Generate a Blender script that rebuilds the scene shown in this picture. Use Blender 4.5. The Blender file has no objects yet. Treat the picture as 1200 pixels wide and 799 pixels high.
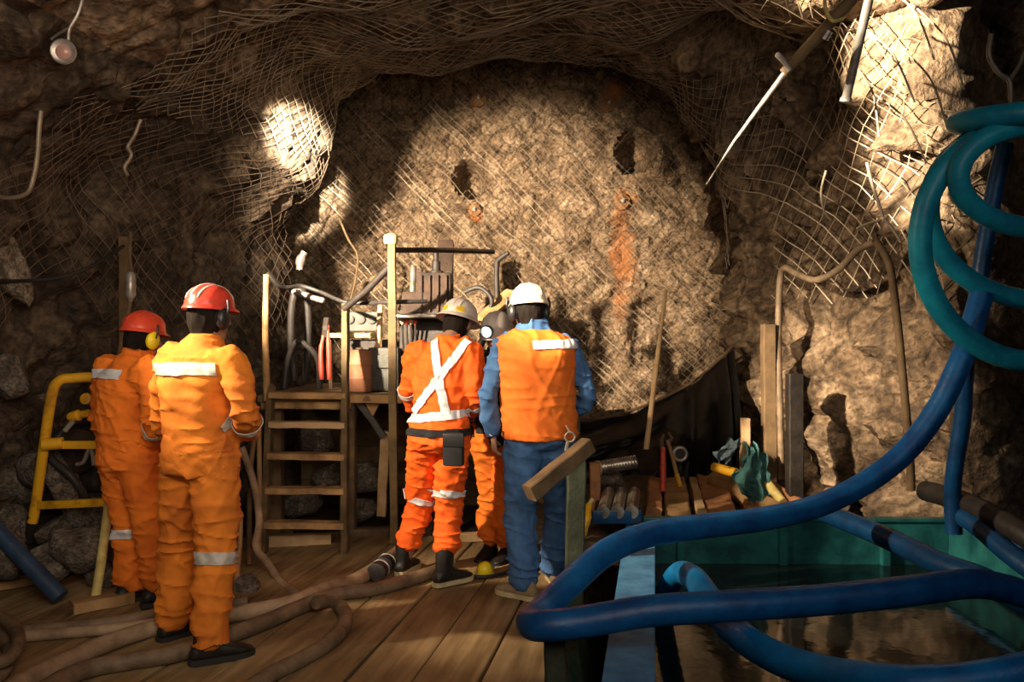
import bpy, bmesh, math, random
from mathutils import Vector, Matrix, noise
rnd = random.Random(11)
PI = math.pi
FP, CX, CY, CH = 1000.0, 600.0, 399.5, 1.45      # focal length and centre in pixels, eye height in metres
scene = bpy.context.scene
COL = scene.collection
V = Vector

def at(px, py, Y):
    """point that stands Y metres in front of the eye where the photograph shows pixel (px, py)"""
    return V(((px - CX) / FP * Y, Y, CH - (py - CY) / FP * Y))

def lerp(a, b, t): return a + (b - a) * t
def sstep(a, b, x):
    t = max(0.0, min(1.0, (x - a) / (b - a))); return t * t * (3 - 2 * t)

# ------------------------------------------------------------------ materials
def mat(name, c1, c2=None, scale=6.0, rough=0.75, metal=0.0, bump=0.25, bscale=30.0, bdist=0.01, lo=0.35, hi=0.65, stretch=(1, 1, 1), spec=0.4):
    m = bpy.data.materials.new(name); m.use_nodes = True
    nt = m.node_tree; N, L = nt.nodes, nt.links
    bs = N['Principled BSDF']
    bs.inputs['Roughness'].default_value = rough
    bs.inputs['Metallic'].default_value = metal
    bs.inputs['Specular IOR Level'].default_value = spec
    tc = N.new('ShaderNodeTexCoord'); mp = N.new('ShaderNodeMapping')
    mp.inputs['Scale'].default_value = stretch
    L.new(tc.outputs['Object'], mp.inputs['Vector'])
    n1 = N.new('ShaderNodeTexNoise'); n1.inputs['Scale'].default_value = scale; n1.inputs['Detail'].default_value = 6
    n1.inputs['Roughness'].default_value = 0.6
    L.new(mp.outputs[0], n1.inputs['Vector'])
    rp = N.new('ShaderNodeValToRGB')
    rp.color_ramp.elements[0].position = lo; rp.color_ramp.elements[1].position = hi
    c2 = c2 or tuple(x * 0.6 for x in c1)
    rp.color_ramp.elements[0].color = (*c2, 1); rp.color_ramp.elements[1].color = (*c1, 1)
    L.new(n1.outputs['Fac'], rp.inputs['Fac']); L.new(rp.outputs['Color'], bs.inputs['Base Color'])
    if bump:
        n2 = N.new('ShaderNodeTexNoise'); n2.inputs['Scale'].default_value = bscale; n2.inputs['Detail'].default_value = 5
        L.new(mp.outputs[0], n2.inputs['Vector'])
        b = N.new('ShaderNodeBump'); b.inputs['Strength'].default_value = bump; b.inputs['Distance'].default_value = bdist
        L.new(n2.outputs['Fac'], b.inputs['Height']); L.new(b.outputs[0], bs.inputs['Normal'])
    return m

def rock_mat(name, cols, rough=0.82, rust=None, crack=0.55, scale=1.0):
    """layered rock: mottled browns, dark cracks, grain; rust = list of (x, z, rx, rz, amount) iron stains"""
    m = bpy.data.materials.new(name); m.use_nodes = True
    nt = m.node_tree; N, L = nt.nodes, nt.links
    bs = N['Principled BSDF']; bs.inputs['Roughness'].default_value = rough
    bs.inputs['Specular IOR Level'].default_value = 0.35
    tc = N.new('ShaderNodeTexCoord')
    wob = N.new('ShaderNodeTexNoise'); wob.inputs['Scale'].default_value = 2.2 * scale; wob.inputs['Detail'].default_value = 4
    L.new(tc.outputs['Object'], wob.inputs['Vector'])
    mx = N.new('ShaderNodeVectorMath'); mx.operation = 'MULTIPLY_ADD'
    L.new(wob.outputs['Color'], mx.inputs[0]); mx.inputs[1].default_value = (0.5, 0.5, 0.5)
    L.new(tc.outputs['Object'], mx.inputs[2])
    n1 = N.new('ShaderNodeTexNoise'); n1.inputs['Scale'].default_value = 2.6 * scale; n1.inputs['Detail'].default_value = 9
    n1.inputs['Roughness'].default_value = 0.68
    L.new(mx.outputs[0], n1.inputs['Vector'])
    rp = N.new('ShaderNodeValToRGB'); e = rp.color_ramp.elements
    e[0].position = 0.30; e[0].color = (*cols[0], 1); e[1].position = 0.72; e[1].color = (*cols[2], 1)
    k = e.new(0.5); k.color = (*cols[1], 1)
    L.new(n1.outputs['Fac'], rp.inputs['Fac'])
    vo = N.new('ShaderNodeTexVoronoi'); vo.feature = 'DISTANCE_TO_EDGE'; vo.inputs['Scale'].default_value = 3.2 * scale
    L.new(mx.outputs[0], vo.inputs['Vector'])
    vr = N.new('ShaderNodeMapRange'); vr.inputs[1].default_value = 0.0; vr.inputs[2].default_value = 0.12
    vr.inputs[3].default_value = 1.0 - crack; vr.inputs[4].default_value = 1.0
    L.new(vo.outputs['Distance'], vr.inputs[0])
    mul = N.new('ShaderNodeMixRGB'); mul.blend_type = 'MULTIPLY'; mul.inputs[0].default_value = 1.0
    L.new(rp.outputs['Color'], mul.inputs[1]); L.new(vr.outputs[0], mul.inputs[2])
    out = mul.outputs[0]
    n3 = N.new('ShaderNodeTexNoise'); n3.inputs['Scale'].default_value = 24 * scale; n3.inputs['Detail'].default_value = 6
    L.new(tc.outputs['Object'], n3.inputs['Vector'])
    g = N.new('ShaderNodeMapRange'); g.inputs[1].default_value = 0.3; g.inputs[2].default_value = 0.7
    g.inputs[3].default_value = 0.45; g.inputs[4].default_value = 1.35
    L.new(n3.outputs['Fac'], g.inputs[0])
    mul2 = N.new('ShaderNodeMixRGB'); mul2.blend_type = 'MULTIPLY'; mul2.inputs[0].default_value = 1.0
    L.new(out, mul2.inputs[1]); L.new(g.outputs[0], mul2.inputs[2]); out = mul2.outputs[0]
    if rust:
        sp = N.new('ShaderNodeSeparateXYZ'); L.new(tc.outputs['Object'], sp.inputs[0])
        nz = N.new('ShaderNodeTexNoise'); nz.inputs['Scale'].default_value = 6; nz.inputs['Detail'].default_value = 6
        L.new(tc.outputs['Object'], nz.inputs['Vector'])
        def math_(op, a, b):
            q = N.new('ShaderNodeMath'); q.operation = op
            for i, x in enumerate((a, b)):
                if isinstance(x, (int, float)): q.inputs[i].default_value = x
                else: L.new(x, q.inputs[i])
            return q.outputs[0]
        for (x, z, rx, rz, am) in rust:
            dx = math_('DIVIDE', math_('SUBTRACT', sp.outputs['X'], x), rx)
            dz = math_('DIVIDE', math_('SUBTRACT', sp.outputs['Z'], z), rz)
            d = math_('SQRT', math_('ADD', math_('MULTIPLY', dx, dx), math_('MULTIPLY', dz, dz)), 0)
            d = math_('ADD', d, math_('MULTIPLY', math_('SUBTRACT', nz.outputs['Fac'], 0.5), 2.2))
            mr = N.new('ShaderNodeMapRange'); mr.inputs[1].default_value = 0.35; mr.inputs[2].default_value = 1.0
            mr.inputs[3].default_value = am; mr.inputs[4].default_value = 0.0
            L.new(d, mr.inputs[0])
            mm = N.new('ShaderNodeMixRGB'); L.new(mr.outputs[0], mm.inputs[0]); L.new(out, mm.inputs[1])
            mm.inputs[2].default_value = (0.42, 0.13, 0.02, 1); out = mm.outputs[0]
    L.new(out, bs.inputs['Base Color'])
    h = N.new('ShaderNodeMath'); h.operation = 'MULTIPLY_ADD'
    L.new(vo.outputs['Distance'], h.inputs[0]); h.inputs[1].default_value = 0.8; L.new(n3.outputs['Fac'], h.inputs[2])
    b = N.new('ShaderNodeBump'); b.inputs['Strength'].default_value = 0.8; b.inputs['Distance'].default_value = 0.035
    L.new(h.outputs[0], b.inputs['Height'])
    b2 = N.new('ShaderNodeBump'); b2.inputs['Strength'].default_value = 0.6; b2.inputs['Distance'].default_value = 0.08
    L.new(n1.outputs['Fac'], b2.inputs['Height']); L.new(b.outputs[0], b2.inputs['Normal'])
    L.new(b2.outputs[0], bs.inputs['Normal'])
    return m

def plank_mat(name, cols, direction, width, off):
    """floor boards running along direction: per-board tint, dark joints, grain and mud"""
    m = bpy.data.materials.new(name); m.use_nodes = True
    nt = m.node_tree; N, L = nt.nodes, nt.links
    bs = N['Principled BSDF']; bs.inputs['Roughness'].default_value = 0.62
    bs.inputs['Specular IOR Level'].default_value = 0.3
    tc = N.new('ShaderNodeTexCoord'); mp = N.new('ShaderNodeMapping'); mp.vector_type = 'TEXTURE'
    mp.inputs['Rotation'].default_value = (0, 0, direction)
    L.new(tc.outputs['Object'], mp.inputs['Vector'])
    st = N.new('ShaderNodeMapping'); st.inputs['Scale'].default_value = (9, 0.8, 9)
    L.new(mp.outputs[0], st.inputs['Vector'])
    n1 = N.new('ShaderNodeTexNoise'); n1.inputs['Scale'].default_value = 2.2; n1.inputs['Detail'].default_value = 8
    L.new(st.outputs[0], n1.inputs['Vector'])
    n2 = N.new('ShaderNodeTexNoise'); n2.inputs['Scale'].default_value = 1.7; n2.inputs['Detail'].default_value = 6
    L.new(tc.outputs['Object'], n2.inputs['Vector'])
    ad = N.new('ShaderNodeMath'); ad.operation = 'ADD'; L.new(n1.outputs['Fac'], ad.inputs[0]); L.new(n2.outputs['Fac'], ad.inputs[1])
    hf = N.new('ShaderNodeMath'); hf.operation = 'MULTIPLY'; hf.inputs[1].default_value = 0.5; L.new(ad.outputs[0], hf.inputs[0])
    rp = N.new('ShaderNodeValToRGB'); e = rp.color_ramp.elements
    e[0].position = 0.32; e[0].color = (*cols[0], 1); e[1].position = 0.66; e[1].color = (*cols[2], 1)
    k = e.new(0.5); k.color = (*cols[1], 1)
    L.new(hf.outputs[0], rp.inputs['Fac']); L.new(rp.outputs['Color'], bs.inputs['Base Color'])
    b = N.new('ShaderNodeBump'); b.inputs['Strength'].default_value = 0.5; b.inputs['Distance'].default_value = 0.006
    L.new(n1.outputs['Fac'], b.inputs['Height']); L.new(b.outputs[0], bs.inputs['Normal'])
    return m

# ------------------------------------------------------------------ object helpers
def tag(o, label=None, cat=None, group=None, kind=None):
    if label: o['label'] = label
    if cat: o['category'] = cat
    if group: o['group'] = group
    if kind: o['kind'] = kind
    return o

def to_mesh(name, bm):
    me = bpy.data.meshes.new(name)
    bmesh.ops.recalc_face_normals(bm, faces=bm.faces[:])
    bm.to_mesh(me); bm.free(); return me

def obj(name, bm, m, parent=None, smooth=True, base=True):
    """ONE mesh object; geometry is given in world coordinates"""
    me = to_mesh(name, bm) if isinstance(bm, bmesh.types.BMesh) else bm
    me.name = name
    for p in me.polygons: p.use_smooth = smooth
    if smooth and len(me.polygons) < 60000:
        try: me.set_sharp_from_angle(angle=math.radians(42))
        except Exception: pass
    mats = m if isinstance(m, (list, tuple)) else [m]
    for q in mats: me.materials.append(q)
    o = bpy.data.objects.new(name, me); COL.objects.link(o)
    if parent is not None:
        root = V((0, 0, 0)); p = parent
        while p is not None: root += p.location; p = p.parent
        o.parent = parent; o.location = -root
    elif base and len(me.vertices):
        lo = V((min(v.co.x for v in me.vertices), min(v.co.y for v in me.vertices), min(v.co.z for v in me.vertices)))
        hi = V((max(v.co.x for v in me.vertices), max(v.co.y for v in me.vertices), 0))
        c = V(((lo.x + hi.x) / 2, (lo.y + hi.y) / 2, lo.z))
        me.transform(Matrix.Translation(-c)); o.location = c
    return o

def struct(name, bm, m, smooth=True):
    o = obj(name, bm, m, None, smooth, base=False); o['kind'] = 'structure'; return o

def thing(name, label, cat, loc=(0, 0, 0), group=None):
    o = bpy.data.objects.new(name, None); COL.objects.link(o); o.location = loc
    o.empty_display_size = 0.1
    return tag(o, label, cat, group, 'thing')

def solo(name, bm, m, label, cat, group=None, smooth=True, kind='thing'): return tag(obj(name, bm, m, None, smooth), label, cat, group, kind)

def NB(): return bmesh.new()

def add_rings(bm, rings, closed_caps=True, loop=False):
    vs = [[bm.verts.new(p) for p in r] for r in rings]
    n = len(vs[0])
    rng = range(len(vs)) if loop else range(len(vs) - 1)
    for i in rng:
        a, b = vs[i], vs[(i + 1) % len(vs)]
        for j in range(n):
            bm.faces.new((a[j], a[(j + 1) % n], b[(j + 1) % n], b[j]))
    if closed_caps and not loop:
        bm.faces.new(vs[0][::-1]); bm.faces.new(vs[-1])
    return vs

def ering(c, u, v, ru, rv, n=16, pw=1.0):
    out = []
    for k in range(n):
        a = 2 * PI * k / n; ca, sa = math.cos(a), math.sin(a)
        if pw != 1.0:
            ca = math.copysign(abs(ca) ** pw, ca); sa = math.copysign(abs(sa) ** pw, sa)
        out.append(V(c) + V(u) * (ru * ca) + V(v) * (rv * sa))
    return out

def smooth_path(pts, k=6, closed=False):
    pts = [V(p) for p in pts]; n = len(pts)
    if n < 3: return pts
    out = []
    for i in range(n if closed else n - 1):
        g = (lambda q: pts[q % n]) if closed else (lambda q: pts[max(0, min(n - 1, q))])
        p0, p1, p2, p3 = g(i - 1), g(i), g(i + 1), g(i + 2)
        for j in range(k):
            t = j / k
            out.append(0.5 * ((2 * p1) + (p2 - p0) * t + (2 * p0 - 5 * p1 + 4 * p2 - p3) * t * t + (3 * p1 - p0 - 3 * p2 + p3) * t ** 3))
    if not closed: out.append(pts[-1])
    return out

def add_tube(bm, pts, r, n=10, closed=False, flat=1.0, up=None):
    """tube through pts; r a number or one radius per point"""
    pts = [V(p) for p in pts]; m = len(pts)
    rs = list(r) if isinstance(r, (list, tuple)) else [r] * m
    if len(rs) != m: rs = [rs[min(len(rs) - 1, int(i * len(rs) / m))] for i in range(m)]
    rings = []; u = None
    for i in range(m):
        if closed: d = pts[(i + 1) % m] - pts[i - 1]
        else: d = pts[min(i + 1, m - 1)] - pts[max(i - 1, 0)]
        if d.length < 1e-9: d = V((0, 0, 1))
        d.normalize()
        if u is None:
            h = V(up) if up else (V((0, 0, 1)) if abs(d.z) < 0.9 else V((1, 0, 0)))
            u = h - d * h.dot(d); u.normalize()
        else:
            u = u - d * u.dot(d)
            if u.length < 1e-6: u = d.orthogonal()
            u.normalize()
        w = d.cross(u)
        rings.append(ering(pts[i], u, w, rs[i], rs[i] * flat, n))
    add_rings(bm, rings, loop=closed)

def tube(pts, r, n=10, k=0, closed=False, flat=1.0):
    bm = NB(); add_tube(bm, smooth_path(pts, k, closed) if k else pts, r, n, closed, flat); return bm

def add_box(bm, c, size, M=None, bev=0.0):
    t = bmesh.new(); bmesh.ops.create_cube(t, size=1.0)
    for v in t.verts: v.co = V((v.co.x * size[0], v.co.y * size[1], v.co.z * size[2]))
    if bev: bmesh.ops.bevel(t, geom=t.edges[:], offset=bev, segments=2, affect='EDGES', profile=0.6)
    R = M.to_4x4() if M else Matrix.Identity(4)
    t.transform(Matrix.Translation(V(c)) @ R)
    me = bpy.data.meshes.new('t'); t.to_mesh(me); t.free(); bm.from_mesh(me); bpy.data.meshes.remove(me)

def add_beam(bm, a, b, w, h, up=(0, 0, 1), bev=0.004):
    """rectangular bar from a to b; w across, h along up"""
    a, b = V(a), V(b); y = (b - a); L = y.length; y.normalize()
    z = V(up) - y * V(up).dot(y)
    if z.length < 1e-5: z = y.orthogonal()
    z.normalize(); x = y.cross(z)
    M = Matrix((x, y, z)).transposed()
    add_box(bm, (a + b) / 2, (w, L, h), M, bev)

def beam(a, b, w, h, up=(0, 0, 1), bev=0.004):
    bm = NB(); add_beam(bm, a, b, w, h, up, bev); return bm

def rough_beam(a, b, w, h, up=(0, 0, 1), amp=0.006, seg=14, seed=0):
    """weathered timber: sawn section whose edges wander"""
    a, b = V(a), V(b); y = (b - a); L = y.length; y.normalize()
    z = V(up) - y * V(up).dot(y); z.normalize(); x = y.cross(z)
    rings = []
    for i in range(seg + 1):
        c = a + y * (L * i / seg)
        r = []
        for (sx, sz) in ((-1, -.85), (-.85, -1), (.85, -1), (1, -.85), (1, .85), (.85, 1), (-.85, 1), (-1, .85)):
            p = c + x * (sx * w / 2) + z * (sz * h / 2)
            q = p * 7 + V((seed, seed * 2.1, 0))
            r.append(p + x * noise.noise(q) * amp + z * noise.noise(q + V((9, 3, 1))) * amp)
        rings.append(r)
    bm = NB(); add_rings(bm, rings); return bm

def log_bm(a, b, r, seed=0, n=14, seg=12, amp=0.08):
    a, b = V(a), V(b); d = (b - a); L = d.length; d.normalize(); u = d.orthogonal().normalized(); w = d.cross(u)
    rings = []
    for i in range(seg + 1):
        c = a + d * (L * i / seg); rr = r * (1 - 0.06 * i / seg)
        ring = []
        for k in range(n):
            an = 2 * PI * k / n
            e = u * math.cos(an) + w * math.sin(an)
            ring.append(c + e * rr * (1 + amp * noise.noise(c * 3 + e * 1.5 + V((seed, 0, 0)))))
        rings.append(ring)
    bm = NB(); add_rings(bm, rings); return bm

def add_ellipsoid(bm, c, rx, ry, rz, M=None, u=16, v=10):
    t = bmesh.new(); bmesh.ops.create_uvsphere(t, u_segments=u, v_segments=v, radius=1.0)
    S = Matrix.Diagonal((rx, ry, rz, 1))
    t.transform(Matrix.Translation(V(c)) @ (M.to_4x4() if M else Matrix.Identity(4)) @ S)
    me = bpy.data.meshes.new('t'); t.to_mesh(me); t.free(); bm.from_mesh(me); bpy.data.meshes.remove(me)

def lathe(c, axis, prof, n=24):
    """prof: list of (distance along axis, radius)"""
    c, d = V(c), V(axis).normalized(); u = d.orthogonal().normalized(); w = d.cross(u)
    bm = NB(); add_rings(bm, [ering(c + d * t, u, w, max(r, 1e-4), max(r, 1e-4), n) for t, r in prof]); return bm

def rock_bm(c, r, seed, sub=3, squash=(1, 1, .75), amp=.55):
    t = bmesh.new(); bmesh.ops.create_icosphere(t, subdivisions=sub, radius=1.0)
    s = V((seed * 3.7, seed * 1.3, seed * 7.1))
    planes = []
    q = random.Random(seed)
    for _ in range(9):
        d = V((q.gauss(0, 1), q.gauss(0, 1), q.gauss(0, 1))).normalized(); planes.append((d, q.uniform(.55, .85)))
    for v in t.verts:
        p = v.co.normalized(); k = 1.0
        for d, h in planes:
            dd = p.dot(d)
            if dd > 0: k = min(k, h / dd)
        k = k * (1 + .12 * noise.fractal(p * 1.6 + s, 1, 2, 4))
        v.co = V((p.x * squash[0], p.y * squash[1], p.z * squash[2])) * (k * r)
    rot = Matrix.Rotation(q.uniform(0, 6.28), 4, 'Z') @ Matrix.Rotation(q.uniform(-.4, .4), 4, 'X')
    t.transform(Matrix.Translation(V(c)) @ rot)
    return t

def evaluated(bm, mods):
    """mesh after the given modifiers"""
    me = to_mesh('tmp', bm); o = bpy.data.objects.new('tmp', me); COL.objects.link(o)
    for typ, kw in mods:
        md = o.modifiers.new('m', typ)
        for k, v in kw.items(): setattr(md, k, v)
    dg = bpy.context.evaluated_depsgraph_get(); dg.update()
    out = bpy.data.meshes.new_from_object(o.evaluated_get(dg))
    bpy.data.objects.remove(o); bpy.data.meshes.remove(me)
    return out
# ------------------------------------------------------------------ people
def remesh(bm, vox, it=4, fac=.5):
    return evaluated(bm, [('REMESH', dict(mode='VOXEL', voxel_size=vox)), ('SMOOTH', dict(factor=fac, iterations=it))])

def limb(bm, pts, radii, n=14, flat=1.0, k=5):
    P = smooth_path(pts, k); m = len(P); R = []
    for i in range(m):
        t = i / (m - 1) * (len(radii) - 1); a = int(min(t, len(radii) - 2)); R.append(lerp(radii[a], radii[a + 1], t - a))
    d0 = (P[0] - P[1]).normalized(); d1 = (P[-1] - P[-2]).normalized()
    P = [P[0] + d0 * R[0] * .55] + P + [P[-1] + d1 * R[-1] * .55]
    R = [R[0] * .6] + R + [R[-1] * .6]
    add_tube(bm, P, R, n, flat=flat)

def add_hand(bm, wrist, d, palm, side, curl=.5, s=1.0, sc=1.0):
    """palm, four unequal bent fingers and a thumb leaving the side of the palm; side +1 = thumb on +lat"""
    d = V(d).normalized(); pn = V(palm); pn = (pn - d * pn.dot(d)).normalized(); lat = d.cross(pn).normalized() * side
    w = V(wrist)
    rings = [(0, .026, .018), (.03, .034, .017), (.065, .041, .016), (.092, .040, .013)]
    add_rings(bm, [ering(w + d * (t * sc), lat, pn, a * s * sc, b * s * sc, 12) for t, a, b in rings])
    for i, (off, ln) in enumerate(((.029, .074), (.0095, .082), (-.0095, .077), (-.028, .062))):
        p = w + d * (.080 * sc) + lat * (off * sc); pts = [p]; a = .12 + .1 * i
        dd = d
        for j, fr in enumerate((.36, .36, .28)):
            a += curl * (.5 + .35 * j)
            dd = d * math.cos(a) + pn * math.sin(a)
            p = p + dd * (ln * fr * sc + .006); pts.append(p)
        add_tube(bm, smooth_path(pts, 3), [.0092 * s * sc] * 4 + [.0088 * s * sc] * 3 + [.0078 * s * sc] * 2 + [.005 * s], 8)
    p = w + d * (.028 * sc) + lat * (.026 * sc); pts = [p]
    for j, fr in enumerate((.034, .030, .024)):
        dd = (d * (.62 + .16 * j) + lat * (.72 - .3 * j) + pn * (.25 + .25 * j + curl * .3)).normalized()
        p = p + dd * fr * sc; pts.append(p)
    add_tube(bm, smooth_path(pts, 3), [.0125 * s * sc] * 4 + [.0108 * s * sc] * 3 + [.009 * s * sc] * 2 + [.006 * s], 8)

def add_head(bm, hc, M, neck):
    """skull with jaw, nose, brow, lips and ears; M turns (right, front, up) into the world"""
    def w(x, y, z): return V(hc) + M @ V((x, y, z))
    ux, uy = M @ V((1, 0, 0)), M @ V((0, 1, 0))
    L = [(-.122, .022, .02, .062), (-.110, .036, .040, .045), (-.085, .052, .066, .022), (-.05, .063, .083, .008), (-.015, .071, .092, .0), (.02, .074, .096, -.004),
         (.05, .075, .098, -.006), (.08, .066, .088, -.008), (.103, .046, .062, -.008), (.117, .018, .025, -.008)]
    add_rings(bm, [ering(w(0, y, z), ux, uy, a, b, 18) for z, a, b, y in L])
    add_tube(bm, [w(0, .085, .028), w(0, .098, .005), w(0, .112, -.022), w(0, .094, -.030)], [.008, .011, .016, .012], 8)
    add_tube(bm, [w(-.040, .079, .043), w(0, .091, .046), w(.040, .079, .043)], [.007, .010, .007], 8)
    add_tube(bm, [w(-.024, .080, -.058), w(0, .090, -.058), w(.024, .080, -.058)], [.005, .008, .005], 8)
    for s in (-1, 1):
        add_ellipsoid(bm, w(s * .077, -.012, .0), .011, .02, .034, M, 10, 8)
        add_ellipsoid(bm, w(s * .031, .083, .018), .013, .009, .009, M, 10, 8)
    add_tube(bm, [neck - V((0, 0, .05)), neck, w(0, -.02, -.06)], [.062, .056, .054], 14)

def fold(p, ax, amp, s1, s2, seed):
    """cloth creases: ridged noise squeezed along ax"""
    t = p.dot(ax); q = (p - ax * t) * s1 + ax * (t * s2) + V((seed, seed * .7, 0))
    w = q + V((noise.noise(q * .6), noise.noise(q * .6 + V((5, 0, 0))), 0)) * .8
    r = 1 - min(1, abs(noise.noise(w)) * 2.6)
    return amp * (r * r * 1.25 - .35 + .5 * noise.noise(q * .5))

def cloth(bm, vox, amp, seed, hot=(), it=5):
    """remesh to one continuous garment, then crease it; hot = (point, radius, extra) where folds bunch"""
    me = remesh(bm, vox, it, .6)
    me.update()
    Z = V((.15, 0, 1)).normalized()
    nor = [v.normal.copy() for v in me.vertices]
    for v, n in zip(me.vertices, nor):
        a = amp
        for c, r, e in hot:
            a += e * max(0, 1 - (v.co - c).length / r)
        p = v.co
        d = fold(p, Z, a, 4.0, 15.0, seed) + fold(p, V((.8, 0, .5)).normalized(), amp * .9, 2.6, 9.0, seed + 9)
        d += fold(p, V((.7, .7, -.35)).normalized(), amp * .8, 2.2, 10.0, seed + 21)
        d += amp * .5 * noise.fractal(p * 13 + V((seed, 0, 0)), .8, 2.1, 3) - amp * .35
        v.co = p + n * max(-.012, d)
    return me

def band(me, name, m, parent, planes, off=.005, th=.004, sub=None):
    """strip lying on a garment: the garment's faces cut by planes (point, normal; the side the normal points from is kept)"""
    bm = bmesh.new(); bm.from_mesh(me)
    for co, no in planes:
        bmesh.ops.bisect_plane(bm, geom=bm.verts[:] + bm.edges[:] + bm.faces[:], dist=1e-5, plane_co=co, plane_no=no, clear_outer=True)
    if not bm.faces: bm.free(); return None
    bm.normal_update()
    for v in bm.verts: v.co += v.normal * off
    r = bmesh.ops.solidify(bm, geom=bm.faces[:], thickness=-th)
    return obj(name, bm, m, parent)

def boot(root, ankle, yaw, ms, m_sole, top=.30, s=1.0, name='boot', lace=None):
    a = V(ankle); f = V((-math.sin(yaw), math.cos(yaw), 0)); r = V((f.y, -f.x, 0)); g = V((a.x, a.y, a.z - .085))
    bm = NB()
    up = V((0, 0, 1))
    add_rings(bm, [ering(g + up * z + f * y, r, f, x, yy, 16) for z, y, x, yy in
                   ((.03, -.005, .042, .075), (.07, -.012, .044, .066), (.11, -.015, .046, .058), (.18, -.012, .052, .058), (top, -.008, .050, .054))])
    rr = []
    for y, hw, z0, z1 in ((-.088, .022, .02, .06), (-.075, .036, .016, .075), (-.03, .040, .014, .10), (.04, .042, .014, .10), (.10, .047, .014, .072), (.15, .044, .014, .056), (.185, .028, .016, .045), (.196, .012, .02, .036)):
        rr.append(ering(g + f * (y * s) + up * ((z0 + z1) / 2), r, up, hw, (z1 - z0) / 2, 14, .8))
    add_rings(bm, rr)
    me = remesh(bm, .009, 4)
    b = obj(name, me, ms, root)
    so = NB(); lo, hi = [], []
    out = ((-.095, 0), (-.088, .028), (-.06, .04), (-.01, .04), (.05, .045), (.11, .052), (.16, .046), (.192, .026), (.203, 0))
    ring = [(y, x) for y, x in out] + [(y, -x) for y, x in reversed(out[1:-1])]
    add_rings(so, [[g + f * (y * s) + r * x + up * z for y, x in ring] for z in (0.0, .012, .026)])
    obj('sole', so, m_sole, b)
    return b

def helmet(root, hc, M, m_shell, style='cap', m_patch=None, m_ribs=None, m_lamp=None, m_lens=None):
    def w(x, y, z): return V(hc) + M @ V((x, y, z))
    ux, uy = M @ V((1, 0, 0)), M @ V((0, 1, 0))
    bm = NB(); rings = []
    H, A, B, z0 = (.128, .112, .132, .034) if style == 'full' else (.118, .102, .124, .036)
    for i in range(12):
        t = i / 11 * PI / 2 * .985; c = math.cos(t) ** .82; rings.append(ering(w(0, -.005, z0 + H * math.sin(t)), ux, uy, A * c, B * c, 32))
    add_rings(bm, rings)
    h = obj('helmet', bm, m_shell, root)
    bm = NB()
    def ell(k, fr, z): 
        out = []
        for j in range(32):
            a = 2 * PI * j / 32; x, y = math.cos(a), math.sin(a)
            e = 1 + (fr * max(0, y) ** 1.5)
            out.append(w(A * k * x, -.005 + B * k * y * e, z - .012 * (k - 1) / .2))
        return out
    if style == 'full': ks, fr = (.93, 1.03, 1.20, 1.24, 1.19, 1.0), .06
    else: ks, fr = (.93, 1.0, 1.06, 1.08, 1.05, .98), .22
    zs = (z0 + .010, z0 + .012, z0 + .004, z0 - .002, z0 - .006, z0 - .004)
    add_rings(bm, [ell(k, fr if i in (2, 3, 4) else 0, z) for i, (k, z) in enumerate(zip(ks, zs))], closed_caps=False, loop=True)
    obj('brim', bm, m_shell, h)
    for x in (-.04, 0, .04):
        pts = []
        for i in range(14):
            t = lerp(.35, PI - .35, i / 13)
            pts.append(w(x, -.005 + B * .99 * math.cos(t) * math.sqrt(max(.02, 1 - (x / A) ** 2)), z0 + (H * .985) * math.sin(t) ** .9 * math.sqrt(1 - (x / A) ** 2)))
        bm = NB(); add_tube(bm, pts, [.004] + [.008] * 12 + [.004], 8, flat=.8)
        obj('ridge', bm, m_ribs or m_shell, h)
    if m_patch:
        for s in (-1, 1):
            a0 = -PI / 2 + s * .52; bm = NB(); g = []
            for z in (.018, .030, .042, .054):
                t = math.asin(z / H); c = math.cos(t) ** .82
                g.append([w(A * c * 1.012 * math.cos(a0 + q * .075), -.005 + B * c * 1.012 * math.sin(a0 + q * .075), z0 + z) for q in range(-3, 4)])
            vs = [[bm.verts.new(p) for p in row] for row in g]
            for i in range(3):
                for j in range(6): bm.faces.new((vs[i][j], vs[i][j + 1], vs[i + 1][j + 1], vs[i + 1][j]))
            bmesh.ops.solidify(bm, geom=bm.faces[:], thickness=-.003)
            obj('reflective_patch', bm, m_patch, h)
    if m_lamp:
        lm = obj('cap_lamp', lathe(w(0, B + .0, z0 + .045), M @ V((0, 1, .1)), [(-.02, .024), (.0, .036), (.025, .040), (.03, .043), (.034, .041)]), m_lamp, h)
        obj('lens', lathe(w(0, B + .0345, z0 + .0485), M @ V((0, 1, .1)), [(0, .036), (.004, .033), (.006, .01)]), m_lens, lm)
    return h

def earmuffs(root, hc, M, m_cup, m_arm, sides=(-1, 1)):
    def w(x, y, z): return V(hc) + M @ V((x, y, z))
    for s in sides:
        bm = NB(); add_ellipsoid(bm, w(s * .100, -.008, -.012), .026, .038, .052, M, 18, 12)
        add_ellipsoid(bm, w(s * .084, -.008, -.012), .016, .034, .046, M, 18, 10)
        e = obj('earmuff', bm, m_cup, root)
        obj('earmuff_arm', tube([w(s * .122, -.008, .0), w(s * .131, -.008, .035), w(s * .122, -.006, .075)], [.005, .006, .007], 8, 4), m_arm, e)

def hair(root, hc, M, m, long=0.0):
    bm = NB()
    add_ellipsoid(bm, V(hc) + M @ V((0, -.028, .0)), .082, .082, .115, M, 20, 14)
    add_ellipsoid(bm, V(hc) + M @ V((0, -.05, -.075 - long)), .058, .04, .055, M, 16, 10)
    me = remesh(bm, .008, 3); me.update()
    for v in me.vertices:
        q = v.co * 60; v.co += v.normal * (.006 * noise.noise(V((q.x, q.y, q.z * .25))))
    return obj('hair', me, m, root)

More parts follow.
